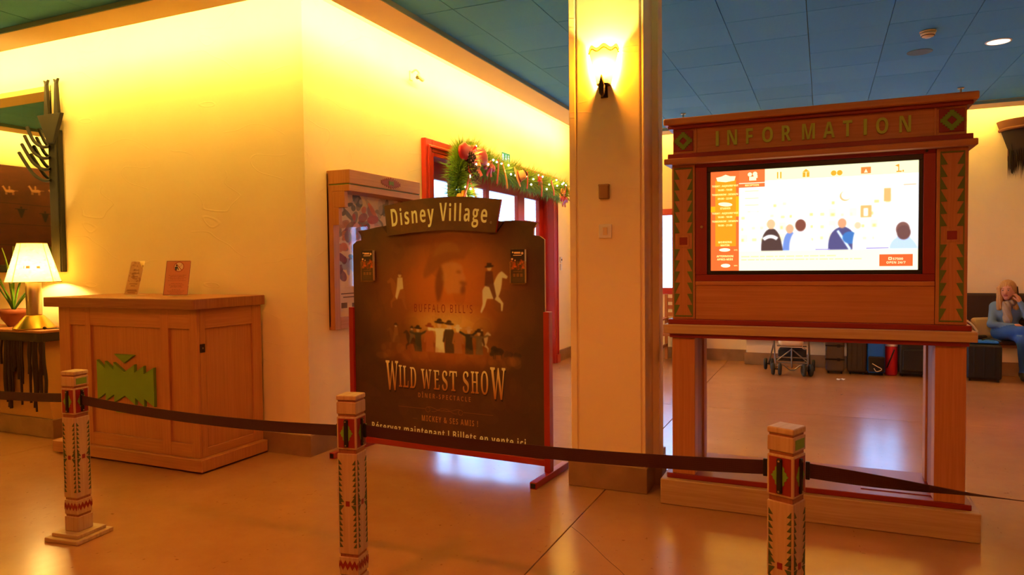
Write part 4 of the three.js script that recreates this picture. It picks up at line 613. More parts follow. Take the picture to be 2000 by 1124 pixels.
    fig(520, 410, 26, '#d89870', '#5a78c0', 44, 440); fig(588, 388, 34, '#6a3426', '#ded6dc', 70, 425); fig(842, 382, 27, '#d08a60', '#3c3a6a', 84, 415); c.strokeStyle = '#cfe6fa'; c.lineWidth = 14; c.beginPath(); c.moveTo(815, 430); c.lineTo(890, 554); c.stroke(); c.fillStyle = '#2a62a8'; c.beginPath(); c.ellipse(890, 478, 46, 40, 0.2, 0, 7); c.fill(); fig(935, 400, 20, '#e8b890', '#fbeede', 30, 440); fig(1195, 432, 40, '#6a4038', '#a8c0ee', 76, 478); c.fillStyle = '#5a3430'; c.beginPath(); c.ellipse(1200, 452, 40, 46, 0, 0, 7); c.fill();
    c = main; c.filter = 'blur(3px)'; c.globalAlpha = 0.92; c.drawImage(layer, 0, 0); c.filter = 'none'; c.globalAlpha = 1;
    c.fillStyle = '#8a7ac0'; c.fillRect(680, 549, 90, 6); c.fillRect(985, 546, 130, 6);
    c.fillStyle = '#e6dc98'; for (const [y, w] of [[590, 560], [612, 760]]) { let x = 205; while (x < 205 + w) { const l = rr(14, 60); c.fillRect(x, y, l, 8); x += l + 8; } }
    c.fillStyle = '#ee5a2a'; c.fillRect(1062, 590, 190, 76); c.fillStyle = '#ffd8a0'; c.fillRect(1114, 608, 20, 18); c.fillStyle = '#ee5a2a'; c.fillRect(1119, 613, 10, 8); T('57500', 1168, 627, 22, 62, '#ffd8a0'); T('OPEN 24/7', 1157, 650, 22, 120, '#ffd8a0');
  });
  const em = new THREE.MeshStandardMaterial({ color: 0x101010, roughness: 0.25, emissive: 0xffffff, emissiveMap: shot, emissiveIntensity: 1.6 });
  part(t, 'screen', new THREE.BoxGeometry(1.09, 0.592, 0.01), [M.black, M.black, M.black, M.black, em, M.black], -0.077 - cx, 1.736, -4.40 - cz);
  const sl = new THREE.RectAreaLight(new THREE.Color().setRGB(1, 0.9, 0.75), 0.35, 1.09, 0.592); sl.name = 'kiosk_screen_light'; sl.position.set(-0.077 - cx, 1.736, -4.372 - cz); sl.rotation.y = Math.PI; t.add(sl);
  // carved posts: green sawtooth strips, red centre squares
  for (const [a, b] of [[-0.85, -0.712], [0.548, 0.694]]) {
    L('post', oak, a, b, 1.146, 2.083, -4.42, -4.368, 0.004);
    const m = (a + b) / 2 - cx, zf = -4.369 - cz, w2 = 0.056, y0 = 1.168, y1 = 2.058, ym = 1.622;
    const edge = (sx) => { const pts = [[sx * w2, y0], [sx * w2, y1]]; const n = 6, tooth = 0.034, up = (y1 - ym - 0.045) / n, dn = (ym - 0.045 - y0) / n; for (let i = 0; i < n; i++) { const yt = y1 - i * up; pts.push([sx * (w2 - 0.004), yt], [sx * (w2 - tooth), yt - up + 0.004], [sx * (w2 - 0.004), yt - up + 0.003]); } for (let i = n - 1; i >= 0; i--) { const yt = y0 + (i + 1) * dn; pts.push([sx * (w2 - 0.004), yt - 0.003], [sx * (w2 - tooth), yt - 0.004], [sx * (w2 - 0.004), yt - dn]); } return sx < 0 ? pts : pts.reverse(); };
    for (const sx of [-1, 1]) part(t, 'sawtooth_trim', poly(edge(sx), 0.005), M.greenSoft, m, 0, zf);
    part(t, 'trim_bar', rbox(2 * w2, 0.008, 0.005, 0.001), M.greenSoft, m, y1 + 0.003, zf + 0.0025); part(t, 'trim_bar', rbox(2 * w2, 0.008, 0.005, 0.001), M.greenSoft, m, y0 - 0.003, zf + 0.0025);
    part(t, 'square_surround', rbox(0.072, 0.072, 0.006, 0.002), oak, m, ym, zf + 0.003); part(t, 'red_square', rbox(0.046, 0.046, 0.006, 0.002), red, m, ym, zf + 0.007);
  }
  // frieze with cornices, rosettes and raised lettering
  L('lower_cornice', oak, -0.886, 0.726, 2.083, 2.118, -4.88, -4.305, 0.006, 'x'); L('lower_cornice_step', red, -0.868, 0.708, 2.118, 2.148, -4.87, -4.33, 0.004, 'x');
  L('frieze', oak, -0.842, 0.684, 2.148, 2.30, -4.85, -4.368, 0.003, 'x'); L('frieze_border', oak, -0.71, -0.70, 2.150, 2.30, -4.37, -4.361, 0.002); L('frieze_border', oak, 0.535, 0.545, 2.150, 2.30, -4.37, -4.361, 0.002);
  L('top_red_band', red, -0.868, 0.708, 2.298, 2.318, -4.87, -4.335, 0.004, 'x'); L('top_cornice', oak, -0.888, 0.728, 2.318, 2.358, -4.89, -4.30, 0.008, 'x');
  for (const x of [-0.78, 0.615]) {
    L('rosette_ground', red, x - 0.058, x + 0.058, 2.166, 2.288, -4.37, -4.362, 0.002);
    const u = 0.0105, q = [[5, 0], [5, 1], [4, 1], [4, 2], [3, 2], [3, 3], [2, 3], [2, 4], [1, 4], [1, 5], [0, 5]].map(([a, b]) => [a * u, b * u]), out = []; const rot = (p, n) => { let [a, b] = p; for (let i = 0; i < n; i++) [a, b] = [-b, a]; return [a, b]; }; for (let n = 0; n < 4; n++) for (const p of q) out.push(rot(p, n));
    const s = new THREE.Shape(out.map((p) => new THREE.Vector2(...p))), h = new THREE.Path([[2.2 * u, 0], [0, 2.2 * u], [-2.2 * u, 0], [0, -2.2 * u]].map((p) => new THREE.Vector2(...p))); s.holes.push(h);
    part(t, 'rosette', new THREE.ExtrudeGeometry(s, { depth: 0.006, bevelEnabled: false }), M.green, x - cx, 2.227, -4.362 - cz);
  }
  const word = 'INFORMATION', xs = [-0.58, -0.495, -0.398, -0.299, -0.197, -0.081, 0.025, 0.119, 0.207, 0.289, 0.399], cache = {};
  [...word].forEach((ch, i) => {
    if (ch === 'I') cache.I = rbox(0.017, 0.088, 0.012, 0.001).translate(0, 0, 0.006);
    if (!cache[ch]) { const g = new TextGeometry(ch, { font, size: 0.1, depth: 0.012, curveSegments: 6, bevelEnabled: false }); g.computeBoundingBox(); const b = g.boundingBox; g.translate(-(b.min.x + b.max.x) / 2, -(b.min.y + b.max.y) / 2, 0); g.scale(ch === 'I' ? 0.75 : 0.66, 0.088 / (b.max.y - b.min.y), 1); cache[ch] = g; }
    part(t, 'letter', cache[ch], M.greenLetter, xs[i] - cx, 2.226, -4.368 - cz);
  });
}
// ---------------------------------------------------------------- stanchion posts and belts
function stanchion() {
  const t = new THREE.Group(), wood = M.tan, red = M.redPaint, w = 0.094;
  const B = (n, m, ww, y0, y1, r = 0.004) => part(t, n, rbox(ww, y1 - y0, ww, r), m, 0, (y0 + y1) / 2, 0);
  part(t, 'base_slab', rbox(0.235, 0.024, 0.235, 0.005, 'x'), M.tan, 0, 0.012, 0); part(t, 'base_step', rbox(0.185, 0.02, 0.185, 0.004, 'x'), M.tan, 0, 0.034, 0);
  B('foot_block', wood, 0.096, 0.044, 0.126); B('core', M.darkOak, 0.084, 0.1, 0.92, 0.002); B('band_block', wood, w, 0.138, 0.218); B('shaft', wood, w, 0.231, 0.676); B('belt_head', wood, w, 0.694, 0.838); B('label_block', wood, w, 0.849, 0.902); B('cap', wood, 0.096, 0.909, 0.931, 0.006);
  for (let f = 0; f < 4; f++) {
    const h = new THREE.Group(); h.rotation.y = f * Math.PI / 2; h.name = 'face_trim'; t.add(h);
    const zf = w / 2;
    const zz = [[-0.045, 0.165], [-0.045, 0.185]]; for (let i = 0; i < 4; i++) { const x = -0.045 + i * 0.0225; zz.push([x + 0.006, 0.204], [x + 0.0165, 0.184]); } zz.push([0.045, 0.2], [0.045, 0.178]); for (let i = 3; i >= 0; i--) { const x = -0.045 + i * 0.0225; zz.push([x + 0.0165, 0.160], [x + 0.006, 0.181]); }
    part(h, 'zigzag_band', poly(zz.reverse(), 0.0025), red, 0, 0, zf - 0.0005);
    const tooth = (sx) => { const gs = [], add = (y, up, s) => { const p = [[sx * 0.040, y], [sx * (0.040 - 0.017 * s), y], [sx * 0.040, y + (up ? 1 : -1) * 0.024 * s]]; const c = (p[1][0] - p[0][0]) * (p[2][1] - p[0][1]) - (p[1][1] - p[0][1]) * (p[2][0] - p[0][0]); gs.push(poly(c < 0 ? p.reverse() : p, 0.002)); }; for (let i = 0; i < 7; i++) { add(0.652 - i * 0.024 - 0.024, true, 0.9); add(0.262 + i * 0.024, true, 0.9); } add(0.462, true, 1.35); add(0.448, false, 1.35); add(0.452, true, 0.8); return merge(gs); };
    part(h, 'sawtooth_trim', tooth(-1), M.greenDark, 0, 0, zf - 0.0004); part(h, 'sawtooth_trim', tooth(1), M.greenDark, 0, 0, zf - 0.0004);
    part(h, 'red_square', rbox(0.019, 0.023, 0.003, 0.0008), red, 0, 0.455, zf);
    part(h, 'red_field', rbox(0.078, 0.128, 0.003, 0.001), red, 0, 0.766, zf); 
    const dm = []; const st = [[0, 0.056], [0.008, 0.046], [0.008, 0.036], [0.016, 0.028], [0.016, 0.018], [0.024, 0.012], [0.024, 0.006], [0.031, 0]]; for (const p of st) dm.push(p); for (const p of st.slice(0, -1).reverse()) dm.push([p[0], -p[1]]); for (const p of st.slice(1)) dm.push([-p[0], -p[1]]); for (const p of st.slice(1, -1).reverse()) dm.push([-p[0], p[1]]);
    part(h, 'green_diamond', poly(dm.reverse(), 0.002), M.green, 0, 0.766, zf + 0.0015);
    part(h, 'belt_slot', rbox(0.02, 0.122, 0.012, 0.008), M.black, 0, 0.766, zf + 0.004);
    for (const y of [0.714, 0.818]) part(h, 'screw', new THREE.CylinderGeometry(0.0035, 0.0035, 0.003, 10), M.steel, 0, y, zf + 0.0105, Math.PI / 2);
    if (f === 1) part(h, 'green_label', rbox(0.066, 0.034, 0.003, 0.001), M.green, 0, 0.875, zf);
  }
  return t;
}
const posts = [[-3.795, -2.585, 0.12, 'wooden barrier post with green sawtooth trim in front of the counter'], [-1.904, -2.545, 0.155, 'wooden barrier post with green sawtooth trim in front of the poster board'], [-0.114, -2.584, -0.40, 'wooden barrier post with green sawtooth trim in front of the information kiosk']];
{
  const proto = stanchion();
  posts.forEach(([x, z, a, label], i) => { const o = i ? proto.clone() : proto; o.name = numbered('barrier_post'); o.position.set(x, 0, z); o.rotation.y = a; o.userData = { label, category: 'barrier post', group: 'wooden barrier posts' }; scene.add(o); if (i === 1) for (const h of o.children) for (const k of [...h.children]) if (k.name === 'green_label') h.remove(k); });
}
function belt(label, a, b, sag, twist = 0, h = 0.05) {
  const N = 40, pos = [], idx = [], A = new THREE.Vector3(...a), Bv = new THREE.Vector3(...b), dir = Bv.clone().sub(A).setY(0).normalize(), side = new THREE.Vector3(-dir.z, 0, dir.x), th = 0.0012;
  for (let i = 0; i <= N; i++) {
    const s = i / N, P = A.clone().lerp(Bv, s); P.y -= sag * 4 * s * (1 - s); const tw = twist * sm(Math.min(1, s * 3)), U = new THREE.Vector3(0, Math.cos(tw), 0).addScaledVector(side, Math.sin(tw)), Nn = side.clone().multiplyScalar(Math.cos(tw)); Nn.y = -Math.sin(tw);
    for (const [u, n] of [[1, 1], [1, -1], [-1, -1], [-1, 1]]) { const q = P.clone().addScaledVector(U, u * h / 2).addScaledVector(Nn, n * th); pos.push(q.x, q.y, q.z); }
    if (i) { const p = (i - 1) * 4, q = i * 4; for (const [k, l] of [[0, 1], [1, 2], [2, 3], [3, 0]]) idx.push(p + k, p + l, q + k, q + k, p + l, q + l); }
  }
  const g = new THREE.BufferGeometry(); g.setAttribute('position', new THREE.Float32BufferAttribute(pos, 3)); g.setIndex(idx); const gn = g.toNonIndexed(); gn.computeVertexNormals(); uvm(gn, 'x', false);
  const t = thing('barrier_belt', label, 'barrier belt', [0, 0, 0], 0, 'dark red barrier belts');
  part(t, 'webbing', gn, M.belt);
  const ry = Math.atan2(-dir.z, dir.x);
  part(t, 'end_clip', rbox(0.014, h + 0.012, 0.012, 0.003), M.black, A.x, A.y, A.z, 0, ry); 
  if (b[3] !== false) part(t, 'end_clip', rbox(0.014, h + 0.012, 0.012, 0.003), M.black, Bv.x, Bv.y, Bv.z, 0, ry);
}
belt('dark maroon barrier belt leading from the counter post towards the lamp table', [-3.860, 0.772, -2.593], [-5.655, 0.772, -2.60], 0.03);
belt('dark maroon barrier belt stretched in front of the wooden counter', [-3.730, 0.772, -2.577], [-1.969, 0.765, -2.535], 0.026);
belt('dark maroon barrier belt stretched below the poster board', [-1.839, 0.772, -2.555], [-0.182, 0.782, -2.575], 0.022);
belt('dark maroon barrier belt, twisted, running from the kiosk post past the kiosk', [-0.046, 0.782, -2.585], [1.745, 0.775, -2.60], 0.03, 1.3);
// outer posts that carry the two outgoing belts
{
  const src = scene.getObjectByName('barrier_post');
  for (const [x, z, label] of [[-5.72, -2.60, 'wooden barrier post in front of the lamp table, at the belt end'], [1.81, -2.60, 'wooden barrier post beyond the kiosk, at the end of the twisted belt']]) { const o = src.clone(); o.name = numbered('barrier_post'); o.position.set(x, 0, z); o.rotation.y = 0; o.userData = { label, category: 'barrier post', group: 'wooden barrier posts' }; scene.add(o); }
}

// ---------------------------------------------------------------- ceiling fittings
function downlight(label, x, z, I = DOWN) {
  const t = thing('recessed_downlight', label, 'downlight', [x, 3.4, z], 0, 'recessed ceiling downlights');
  part(t, 'trim_ring', new THREE.TorusGeometry(0.092, 0.008, 8, 32), M.white, 0, 0, 0, Math.PI / 2); part(t, 'lens', new THREE.CylinderGeometry(0.088, 0.088, 0.006, 32), new THREE.MeshStandardMaterial({ color: 0xffffff, emissive: new THREE.Color().setRGB(1, 0.8, 0.5), emissiveIntensity: 4 }), 0, -0.001, 0);
  const l = new THREE.SpotLight(new THREE.Color().setRGB(1, 0.24, 0.05), I, 0, 1.45, 0.3); l.name = 'recessed_downlight_light'; l.position.set(0, -0.012, 0); l.target.position.set(0, -3, 0); l.castShadow = true; l.shadow.radius = 9; t.add(l, l.target);
}
downlight('lit round recessed downlight in the blue ceiling near the speaker grille', 1.398, -7.473, 15);
downlight('lit round recessed downlight in the passage ceiling behind the pillar', -2.3, -8.0, 13);
for (const [x, w, k] of [[-5.0, 'wooden counter', 0.3], [-2.2, 'poster board', 1], [0.4, 'information kiosk', 0.66]]) downlight('lit round recessed downlight in the ceiling facing the ' + w, x, -0.6, DOWN * k);
{
  const t = thing('smoke_detector', 'white round smoke detector on the blue ceiling', 'smoke detector', [0.79, 3.4, -6.87]);
  part(t, 'base', lathe([[0.001, 0], [0.062, 0], [0.062, -0.014], [0.001, -0.014]], 32), M.cream); part(t, 'housing', lathe([[0.001, -0.014], [0.058, -0.014], [0.054, -0.034], [0.042, -0.048], [0.001, -0.05]], 32), M.cream); part(t, 'sensor_slots', new THREE.TorusGeometry(0.047, 0.004, 6, 32), M.bronze, 0, -0.04, 0, Math.PI / 2); part(t, 'indicator', new THREE.CylinderGeometry(0.02, 0.022, 0.008, 20), M.white, 0, -0.053, 0);
}
{
  const t = thing('ceiling_speaker', 'round flush speaker grille in the blue ceiling', 'speaker', [0.80, 3.4, -7.52]);
  part(t, 'trim_ring', new THREE.TorusGeometry(0.098, 0.007, 8, 40), std(0x4a6f88, 0.6), 0, -0.001, 0, Math.PI / 2); part(t, 'grille', new THREE.CylinderGeometry(0.094, 0.094, 0.008, 40), std(0x547c94, 0.8), 0, -0.003, 0);
}
function sprinkler(label, x, z) {
  const t = thing('fire_sprinkler', label, 'sprinkler', [x, 3.4, z]);
  part(t, 'escutcheon', lathe([[0.001, 0], [0.035, 0], [0.028, -0.01], [0.001, -0.012]], 24), M.steel); part(t, 'pipe', new THREE.CylinderGeometry(0.011, 0.011, 0.05, 12), M.steel, 0, -0.035, 0); part(t, 'yoke', tube([[-0.018, -0.05, 0], [-0.02, -0.07, 0], [0, -0.09, 0], [0.02, -0.07, 0], [0.018, -0.05, 0]], 0.004, 20, 6), M.steel); part(t, 'deflector', new THREE.CylinderGeometry(0.03, 0.03, 0.003, 16), M.steel, 0, -0.092, 0);
}
sprinkler('fire sprinkler head on the ceiling above the kiosk end near the pillar', -1.66, -9.29); sprinkler('fire sprinkler head on the ceiling near the round downlight', 1.395, -9.31);

// ---------------------------------------------------------------- far side of the lobby
{
  const t = thing('upholstered_bench', 'long brown upholstered bench with ribbed back cushions against the far wall', 'bench', [2.5, 0, -10.72]);
  const brown = std(0x3a2318, 0.8, { bumpMap: weaveBump, bumpScale: 0.001 }), seat = std(0x4a2a1c, 0.6);
  lim(t, 'plinth', M.wall, -3.52, 1.08, 0.17, 0.36, -0.25, 0.02, 0.003, 'x'); lim(t, 'plinth_base', M.stone, -3.54, 1.08, 0, 0.17, -0.25, 0.04, 0.004, 'x'); lim(t, 'seat_board', M.darkOak, -3.58, 1.08, 0.36, 0.40, -0.25, 0.10, 0.004, 'x');
  for (let i = 0; i < 5; i++) { const x0 = -3.55 + i * 0.92; lim(t, 'seat_cushion', seat, x0, x0 + 0.905, 0.40, 0.46, -0.20, 0.14, 0.03, 'x'); }
  for (let i = 0; i < 7; i++) {
    const x0 = -3.55 + i * 0.64, m = lim(t, 'back_cushion', brown, x0, x0 + 0.63, 0.46, 1.04, -0.25, -0.14, 0.04, 'x');
    if (i % 2) { const gs = []; for (let k = 0; k < 10; k++) gs.push(new THREE.CapsuleGeometry(0.016, 0.54, 3, 6).rotateZ(Math.PI / 2).translate(0, -0.22 + k * 0.049, 0.062)); part(m, 'ribbing', merge(gs), brown); }
  }
}
solo('throw_pillow', 'beige throw pillow leaning on the bench beside the seated woman', 'pillow', (() => { const g = new RoundedBoxGeometry(0.36, 0.27, 0.12, 4, 0.05), p = g.attributes.position; for (let i = 0; i < p.count; i++) { const x = p.getX(i) / 0.18, y = p.getY(i) / 0.135; p.setZ(i, p.getZ(i) * (1.15 - 0.55 * Math.max(x * x, y * y))); } g.computeVertexNormals(); return g; })(), std(0xa8916a, 0.85), [1.93, 0.605, -10.73], [-0.25, 0, 0.06]);
{
  const t = thing('shoulder_bag', 'red patterned shoulder bag with cream strap lying on the bench', 'bag', [1.58, 0.46, -10.70]);
  part(t, 'bag_body', (() => { const g = new RoundedBoxGeometry(0.3, 0.26, 0.16, 4, 0.06); return g; })(), std(0x9c1f22, 0.7), 0, 0.13, 0); part(t, 'strap', tube([[-0.02, 0.24, 0.05], [0.08, 0.25, 0.09], [0.17, 0.18, 0.09], [0.22, 0.10, 0.08]], 0.012, 20, 6), M.cream);
}
solo('sunglasses_case', 'small dark case lying on the bench cushion in front of the pillow', 'case', new THREE.CapsuleGeometry(0.03, 0.09, 6, 14), M.blackPlastic, [1.84, 0.49, -10.61], [0, 0.3, Math.PI / 2]);
function suitcase(name, label, cat, x0, x1, h, mat, zc, o = {}) {
  const w = x1 - x0, d = o.d || 0.28, t = thing(name, label, cat, [(x0 + x1) / 2, 0, zc], o.turn || 0, 'luggage in front of the bench');
  part(t, 'shell', new RoundedBoxGeometry(w, h, d, 3, 0.03), mat, 0, 0.03 + h / 2, 0);
  for (const sx of [-1, 1]) for (const sz of [-1, 1]) { const wl = new THREE.CylinderGeometry(0.024, 0.024, 0.02, 14); wl.rotateZ(Math.PI / 2); part(t, 'wheel', wl, M.black, sx * (w / 2 - 0.035), 0.024, sz * (d / 2 - 0.04)); }
  if (!o.plain) part(t, 'handle', tube([[-w * 0.2, 0.03 + h, 0], [-w * 0.18, 0.065 + h, 0], [w * 0.18, 0.065 + h, 0], [w * 0.2, 0.03 + h, 0]], 0.009, 16, 6), M.blackPlastic);
  if (o.straps) for (const y of o.straps) { part(t, 'strap', new RoundedBoxGeometry(w + 0.006, 0.022, d + 0.008, 1, 0.004), M.black, 0, y, 0); part(t, 'buckle', rbox(0.04, 0.04, 0.012, 0.003), M.blackPlastic, w * 0.2, y, d / 2 + 0.006); }
  if (o.ribs) for (let i = 0; i < 3; i++) part(t, 'rib', rbox(0.012, h * 0.86, 0.008, 0.003), mat, -w * 0.28 + i * w * 0.28, 0.03 + h / 2, d / 2 + 0.002);
  if (o.pocket) part(t, 'front_pocket', new RoundedBoxGeometry(w * 0.8, h * 0.45, 0.05, 2, 0.02), mat, 0, 0.03 + h * 0.3, d / 2 + 0.015);
  return t;
}
suitcase('strapped_suitcase', 'grey-brown suitcase with two black straps among the luggage by the bench', 'suitcase', 0.03, 0.255, 0.56, std(0x5c4a3c, 0.6), -10.28, { straps: [0.19, 0.37, 0.5] });
suitcase('upright_suitcase', 'dark taupe ribbed suitcase between the strapped and the blue one', 'suitcase', 0.29, 0.515, 0.52, std(0x40342a, 0.65), -10.30, { ribs: true });
suitcase('upright_suitcase', 'bright blue glossy suitcase with black lower pocket', 'suitcase', 0.525, 0.73, 0.46, std(0x1566d8, 0.35), -10.30, {});
{ const s = scene.getObjectByName('upright_suitcase_001'); part(s, 'black_pocket', new RoundedBoxGeometry(0.19, 0.2, 0.05, 2, 0.02), M.blackPlastic, 0, 0.15, 0.155); part(s, 'cord', tube([[-0.05, 0.16, 0.185], [0.0, 0.13, 0.19], [0.06, 0.09, 0.19], [0.0, 0.06, 0.19], [-0.03, 0.1, 0.19]], 0.006, 20, 6), M.cream); }
{
  const t = thing('duffel_bag', 'upright red duffel bag with white top between blue and black luggage', 'bag', [0.805, 0, -10.28], 0, 'luggage in front of the bench');
  part(t, 'bag_body', lathe([[0.001, 0], [0.06, 0], [0.072, 0.02], [0.075, 0.2], [0.07, 0.38], [0.05, 0.41], [0.001, 0.42]], 24), std(0xc8142e, 0.55)); part(t, 'white_top', lathe([[0.001, 0.46], [0.05, 0.455], [0.072, 0.43], [0.0735, 0.38], [0.071, 0.375], [0.001, 0.38]], 24), M.white); part(t, 'strap', tube([[-0.05, 0.1, 0.05], [-0.02, 0.2, 0.085], [0.03, 0.34, 0.078]], 0.008, 12, 6), M.blackPlastic);
}
suitcase('large_suitcase', 'large soft black suitcase beside the red duffel bag', 'suitcase', 0.89, 1.20, 0.62, std(0x1d1917, 0.7), -10.32, { pocket: true, d: 0.3 });
suitcase('black_trolley', 'black rounded trolley case standing next to the seated woman', 'suitcase', 1.62, 1.98, 0.42, std(0x101114, 0.5), -10.22, { d: 0.30, ribs: true, plain: true, turn: -0.12 });
{
  const t = thing('folded_jacket', 'folded blue jacket with black straps lying on the black trolley case', 'jacket', [1.80, 0.46, -10.22], -0.12);
  part(t, 'cloth', new RoundedBoxGeometry(0.30, 0.03, 0.2, 3, 0.012), std(0x1a6fd0, 0.6), 0, 0.016, 0); part(t, 'strap', tube([[-0.02, 0.04, 0.05], [0.05, 0.06, 0.02], [0.13, 0.045, 0.06], [0.17, 0.03, 0.09]], 0.009, 16, 6), M.black);
}
// stroller seen from behind
{
  const t = thing('baby_stroller', 'folding stroller with grey tube frame and pink seat behind the kiosk', 'stroller', [-0.38, 0, -9.95]);
  const al = std(0x8f8678, 0.35, { metalness: 0.8 }), dk = std(0x23201f, 0.6), pink = std(0xc82a52, 0.7), tyre = std(0x30302f, 0.8);
  const wheel = (x, z, ry = 0) => { for (const d of [-0.042, 0.042]) { const w = part(t, 'wheel', new THREE.TorusGeometry(0.058, 0.022, 10, 24), tyre, x + d * Math.cos(ry), 0.08, z - d * Math.sin(ry), 0, Math.PI / 2 + ry, 0); part(w, 'hub', new THREE.CylinderGeometry(0.036, 0.036, 0.03, 16).rotateX(Math.PI / 2), dk); } part(t, 'axle', rod([x - 0.05, 0.08, z], [x + 0.05, 0.08, z], 0.008), dk); };
  wheel(-0.175, 0.16); wheel(0.195, 0.16, 0.3); wheel(-0.30, -0.30); wheel(0.22, -0.32);
  const R = (a, b, r = 0.0095, m = al) => part(t, 'frame_tube', rod(a, b, r), m);
  R([-0.175, 0.08, 0.16], [-0.20, 0.30, 0.13]); R([0.195, 0.08, 0.16], [0.21, 0.30, 0.13]); R([-0.20, 0.30, 0.13], [-0.23, 0.98, 0.30], 0.011); R([0.21, 0.30, 0.13], [0.23, 0.98, 0.30], 0.011);
  R([-0.30, 0.08, -0.30], [-0.20, 0.48, 0.02]); R([0.22, 0.08, -0.32], [0.21, 0.48, 0.02]); R([-0.17, 0.385, 0.15], [0.19, 0.385, 0.15]); R([-0.18, 0.235, 0.15], [0.2, 0.235, 0.15]); R([-0.18, 0.165, 0.15], [0.2, 0.165, 0.15]);
  R([-0.17, 0.19, 0.155], [0.01, 0.345, 0.155], 0.008); R([0.19, 0.19, 0.155], [0.01, 0.345, 0.155], 0.008); R([0.01, 0.10, 0.155], [0.01, 0.36, 0.155], 0.01); part(t, 'frame_tube', tube([[-0.18, 0.12, 0.16], [-0.1, 0.14, 0.16], [-0.02, 0.08, 0.16], [0.04, 0.08, 0.16], [0.12, 0.14, 0.16], [0.2, 0.13, 0.16]], 0.009, 30, 8), al);
  R([-0.23, 0.98, 0.30], [-0.23, 1.02, 0.40], 0.015, dk); R([0.23, 0.98, 0.30], [0.23, 1.02, 0.40], 0.015, dk);
  part(t, 'shopping_basket', new RoundedBoxGeometry(0.34, 0.13, 0.3, 2, 0.02), dk, 0.01, 0.265, -0.03); part(t, 'seat', new RoundedBoxGeometry(0.36, 0.06, 0.32, 2, 0.02), pink, 0.0, 0.47, -0.03); part(t, 'seat_back', new RoundedBoxGeometry(0.36, 0.5, 0.05, 2, 0.02), pink, 0, 0.70, 0.12, 0.18);
  part(t, 'cream_bag', new RoundedBoxGeometry(0.30, 0.2, 0.12, 3, 0.05), std(0xe3c796, 0.8), -0.0, 0.49, 0.20); part(t, 'bag_ring', new THREE.TorusGeometry(0.03, 0.006, 8, 20), M.cream, 0.165, 0.385, 0.175); part(t, 'footrest', rbox(0.36, 0.02, 0.1, 0.005), dk, -0.03, 0.14, -0.33);
}
// wooden armchair by the left window
{
  const t = thing('wooden_armchair', 'pale wooden armchair under the far window beside the pillar', 'chair', [-1.94, 0, -10.62]);
  const w = std(0xffffff, 0.5, { map: oakMap, color: 0xf2d6a8 });
  for (const [x, z] of [[-0.26, 0.22], [0.26, 0.22], [-0.26, -0.22], [0.26, -0.22]]) lim(t, 'leg', w, x - 0.022, x + 0.022, 0, z < 0 ? 1.0 : 0.62, z - 0.022, z + 0.022, 0.004);
  for (const x of [-0.26, 0.26]) { lim(t, 'arm', w, x - 0.035, x + 0.035, 0.62, 0.648, -0.24, 0.27, 0.006, 'z'); lim(t, 'side_rail', w, x - 0.012, x + 0.012, 0.2, 0.24, -0.2, 0.2, 0.003, 'z'); }
  lim(t, 'seat', w, -0.26, 0.26, 0.40, 0.44, -0.24, 0.24, 0.008, 'x'); for (let k = 0; k < 4; k++) lim(t, 'back_slat', w, -0.24, 0.24, 0.55 + k * 0.11, 0.61 + k * 0.11, -0.232, -0.21, 0.004, 'x');
}
{ const g = new THREE.PlaneGeometry(0.09, 0.05, 6, 4), p = g.attributes.position; for (let i = 0; i < p.count; i++) p.setZ(i, 0.008 * Math.sin(i * 1.7) + 0.009); const thick = merge([g, g.clone().rotateX(Math.PI).translate(0, 0, -0.0)]); solo('paper_scrap', 'crumpled white scrap of paper on the floor in front of the luggage', 'paper', thick, new THREE.MeshStandardMaterial({ color: 0xf2f2f2, roughness: 0.8, side: THREE.DoubleSide }), [0.203, 0.002, -9.637], [-Math.PI / 2, 0, 0.4]); }
// hide-covered wall lamp with feather at the right edge of the far wall
{
  const t = thing('hide_wall_ornament', 'dark fur and leather wall ornament with hanging feather on the far wall', 'wall ornament', [2.42, 2.45, -11.0]);
  const hide = std(0x6a3a1c, 0.8), fur = std(0x2a1710, 0.95);
  const sc = (r0, r1, y0, y1) => { const g = new THREE.CylinderGeometry(r1, r0, y1 - y0, 28, 6, true, -Math.PI / 2, Math.PI); g.translate(0, (y0 + y1) / 2, 0); return g; };
  const dm = hide.clone(); dm.side = THREE.DoubleSide; const fm = fur.clone(); fm.side = THREE.DoubleSide;
  part(t, 'hide_collar', sc(0.335, 0.375, 0.68, 0.80), dm); part(t, 'fur_skirt', sc(0.20, 0.33, 0.30, 0.70), fm); part(t, 'rolled_rim', new THREE.TorusGeometry(0.335, 0.022, 8, 40, Math.PI).rotateX(Math.PI / 2), hide, 0, 0.69, 0); part(t, 'wall_plate', rbox(0.5, 0.45, 0.02, 0.006), hide, 0, 0.52, 0.012);
  const gs = []; for (let i = 0; i < 260; i++) { const a = Math.PI * rnd(), r = rr(0.19, 0.25), g = new THREE.ConeGeometry(0.006, rr(0.16, 0.34), 4); g.rotateX(Math.PI); g.translate(Math.cos(a) * r, rr(0.18, 0.36), Math.sin(a) * r * 0.95 + 0.012); gs.push(g); } const f = part(t, 'fur_fringe', merge(gs), fur); f.userData.kind = 'stuff';
  const feather = new THREE.SphereGeometry(1, 16, 12); feather.scale(0.026, 0.15, 0.006); part(t, 'feather', feather, M.blackPlastic, -0.225, 0.27, 0.12, 0, 0.3, 0.05); part(t, 'cord', rod([-0.235, 0.52, 0.12], [-0.225, 0.41, 0.12], 0.004), M.blackPlastic);
}
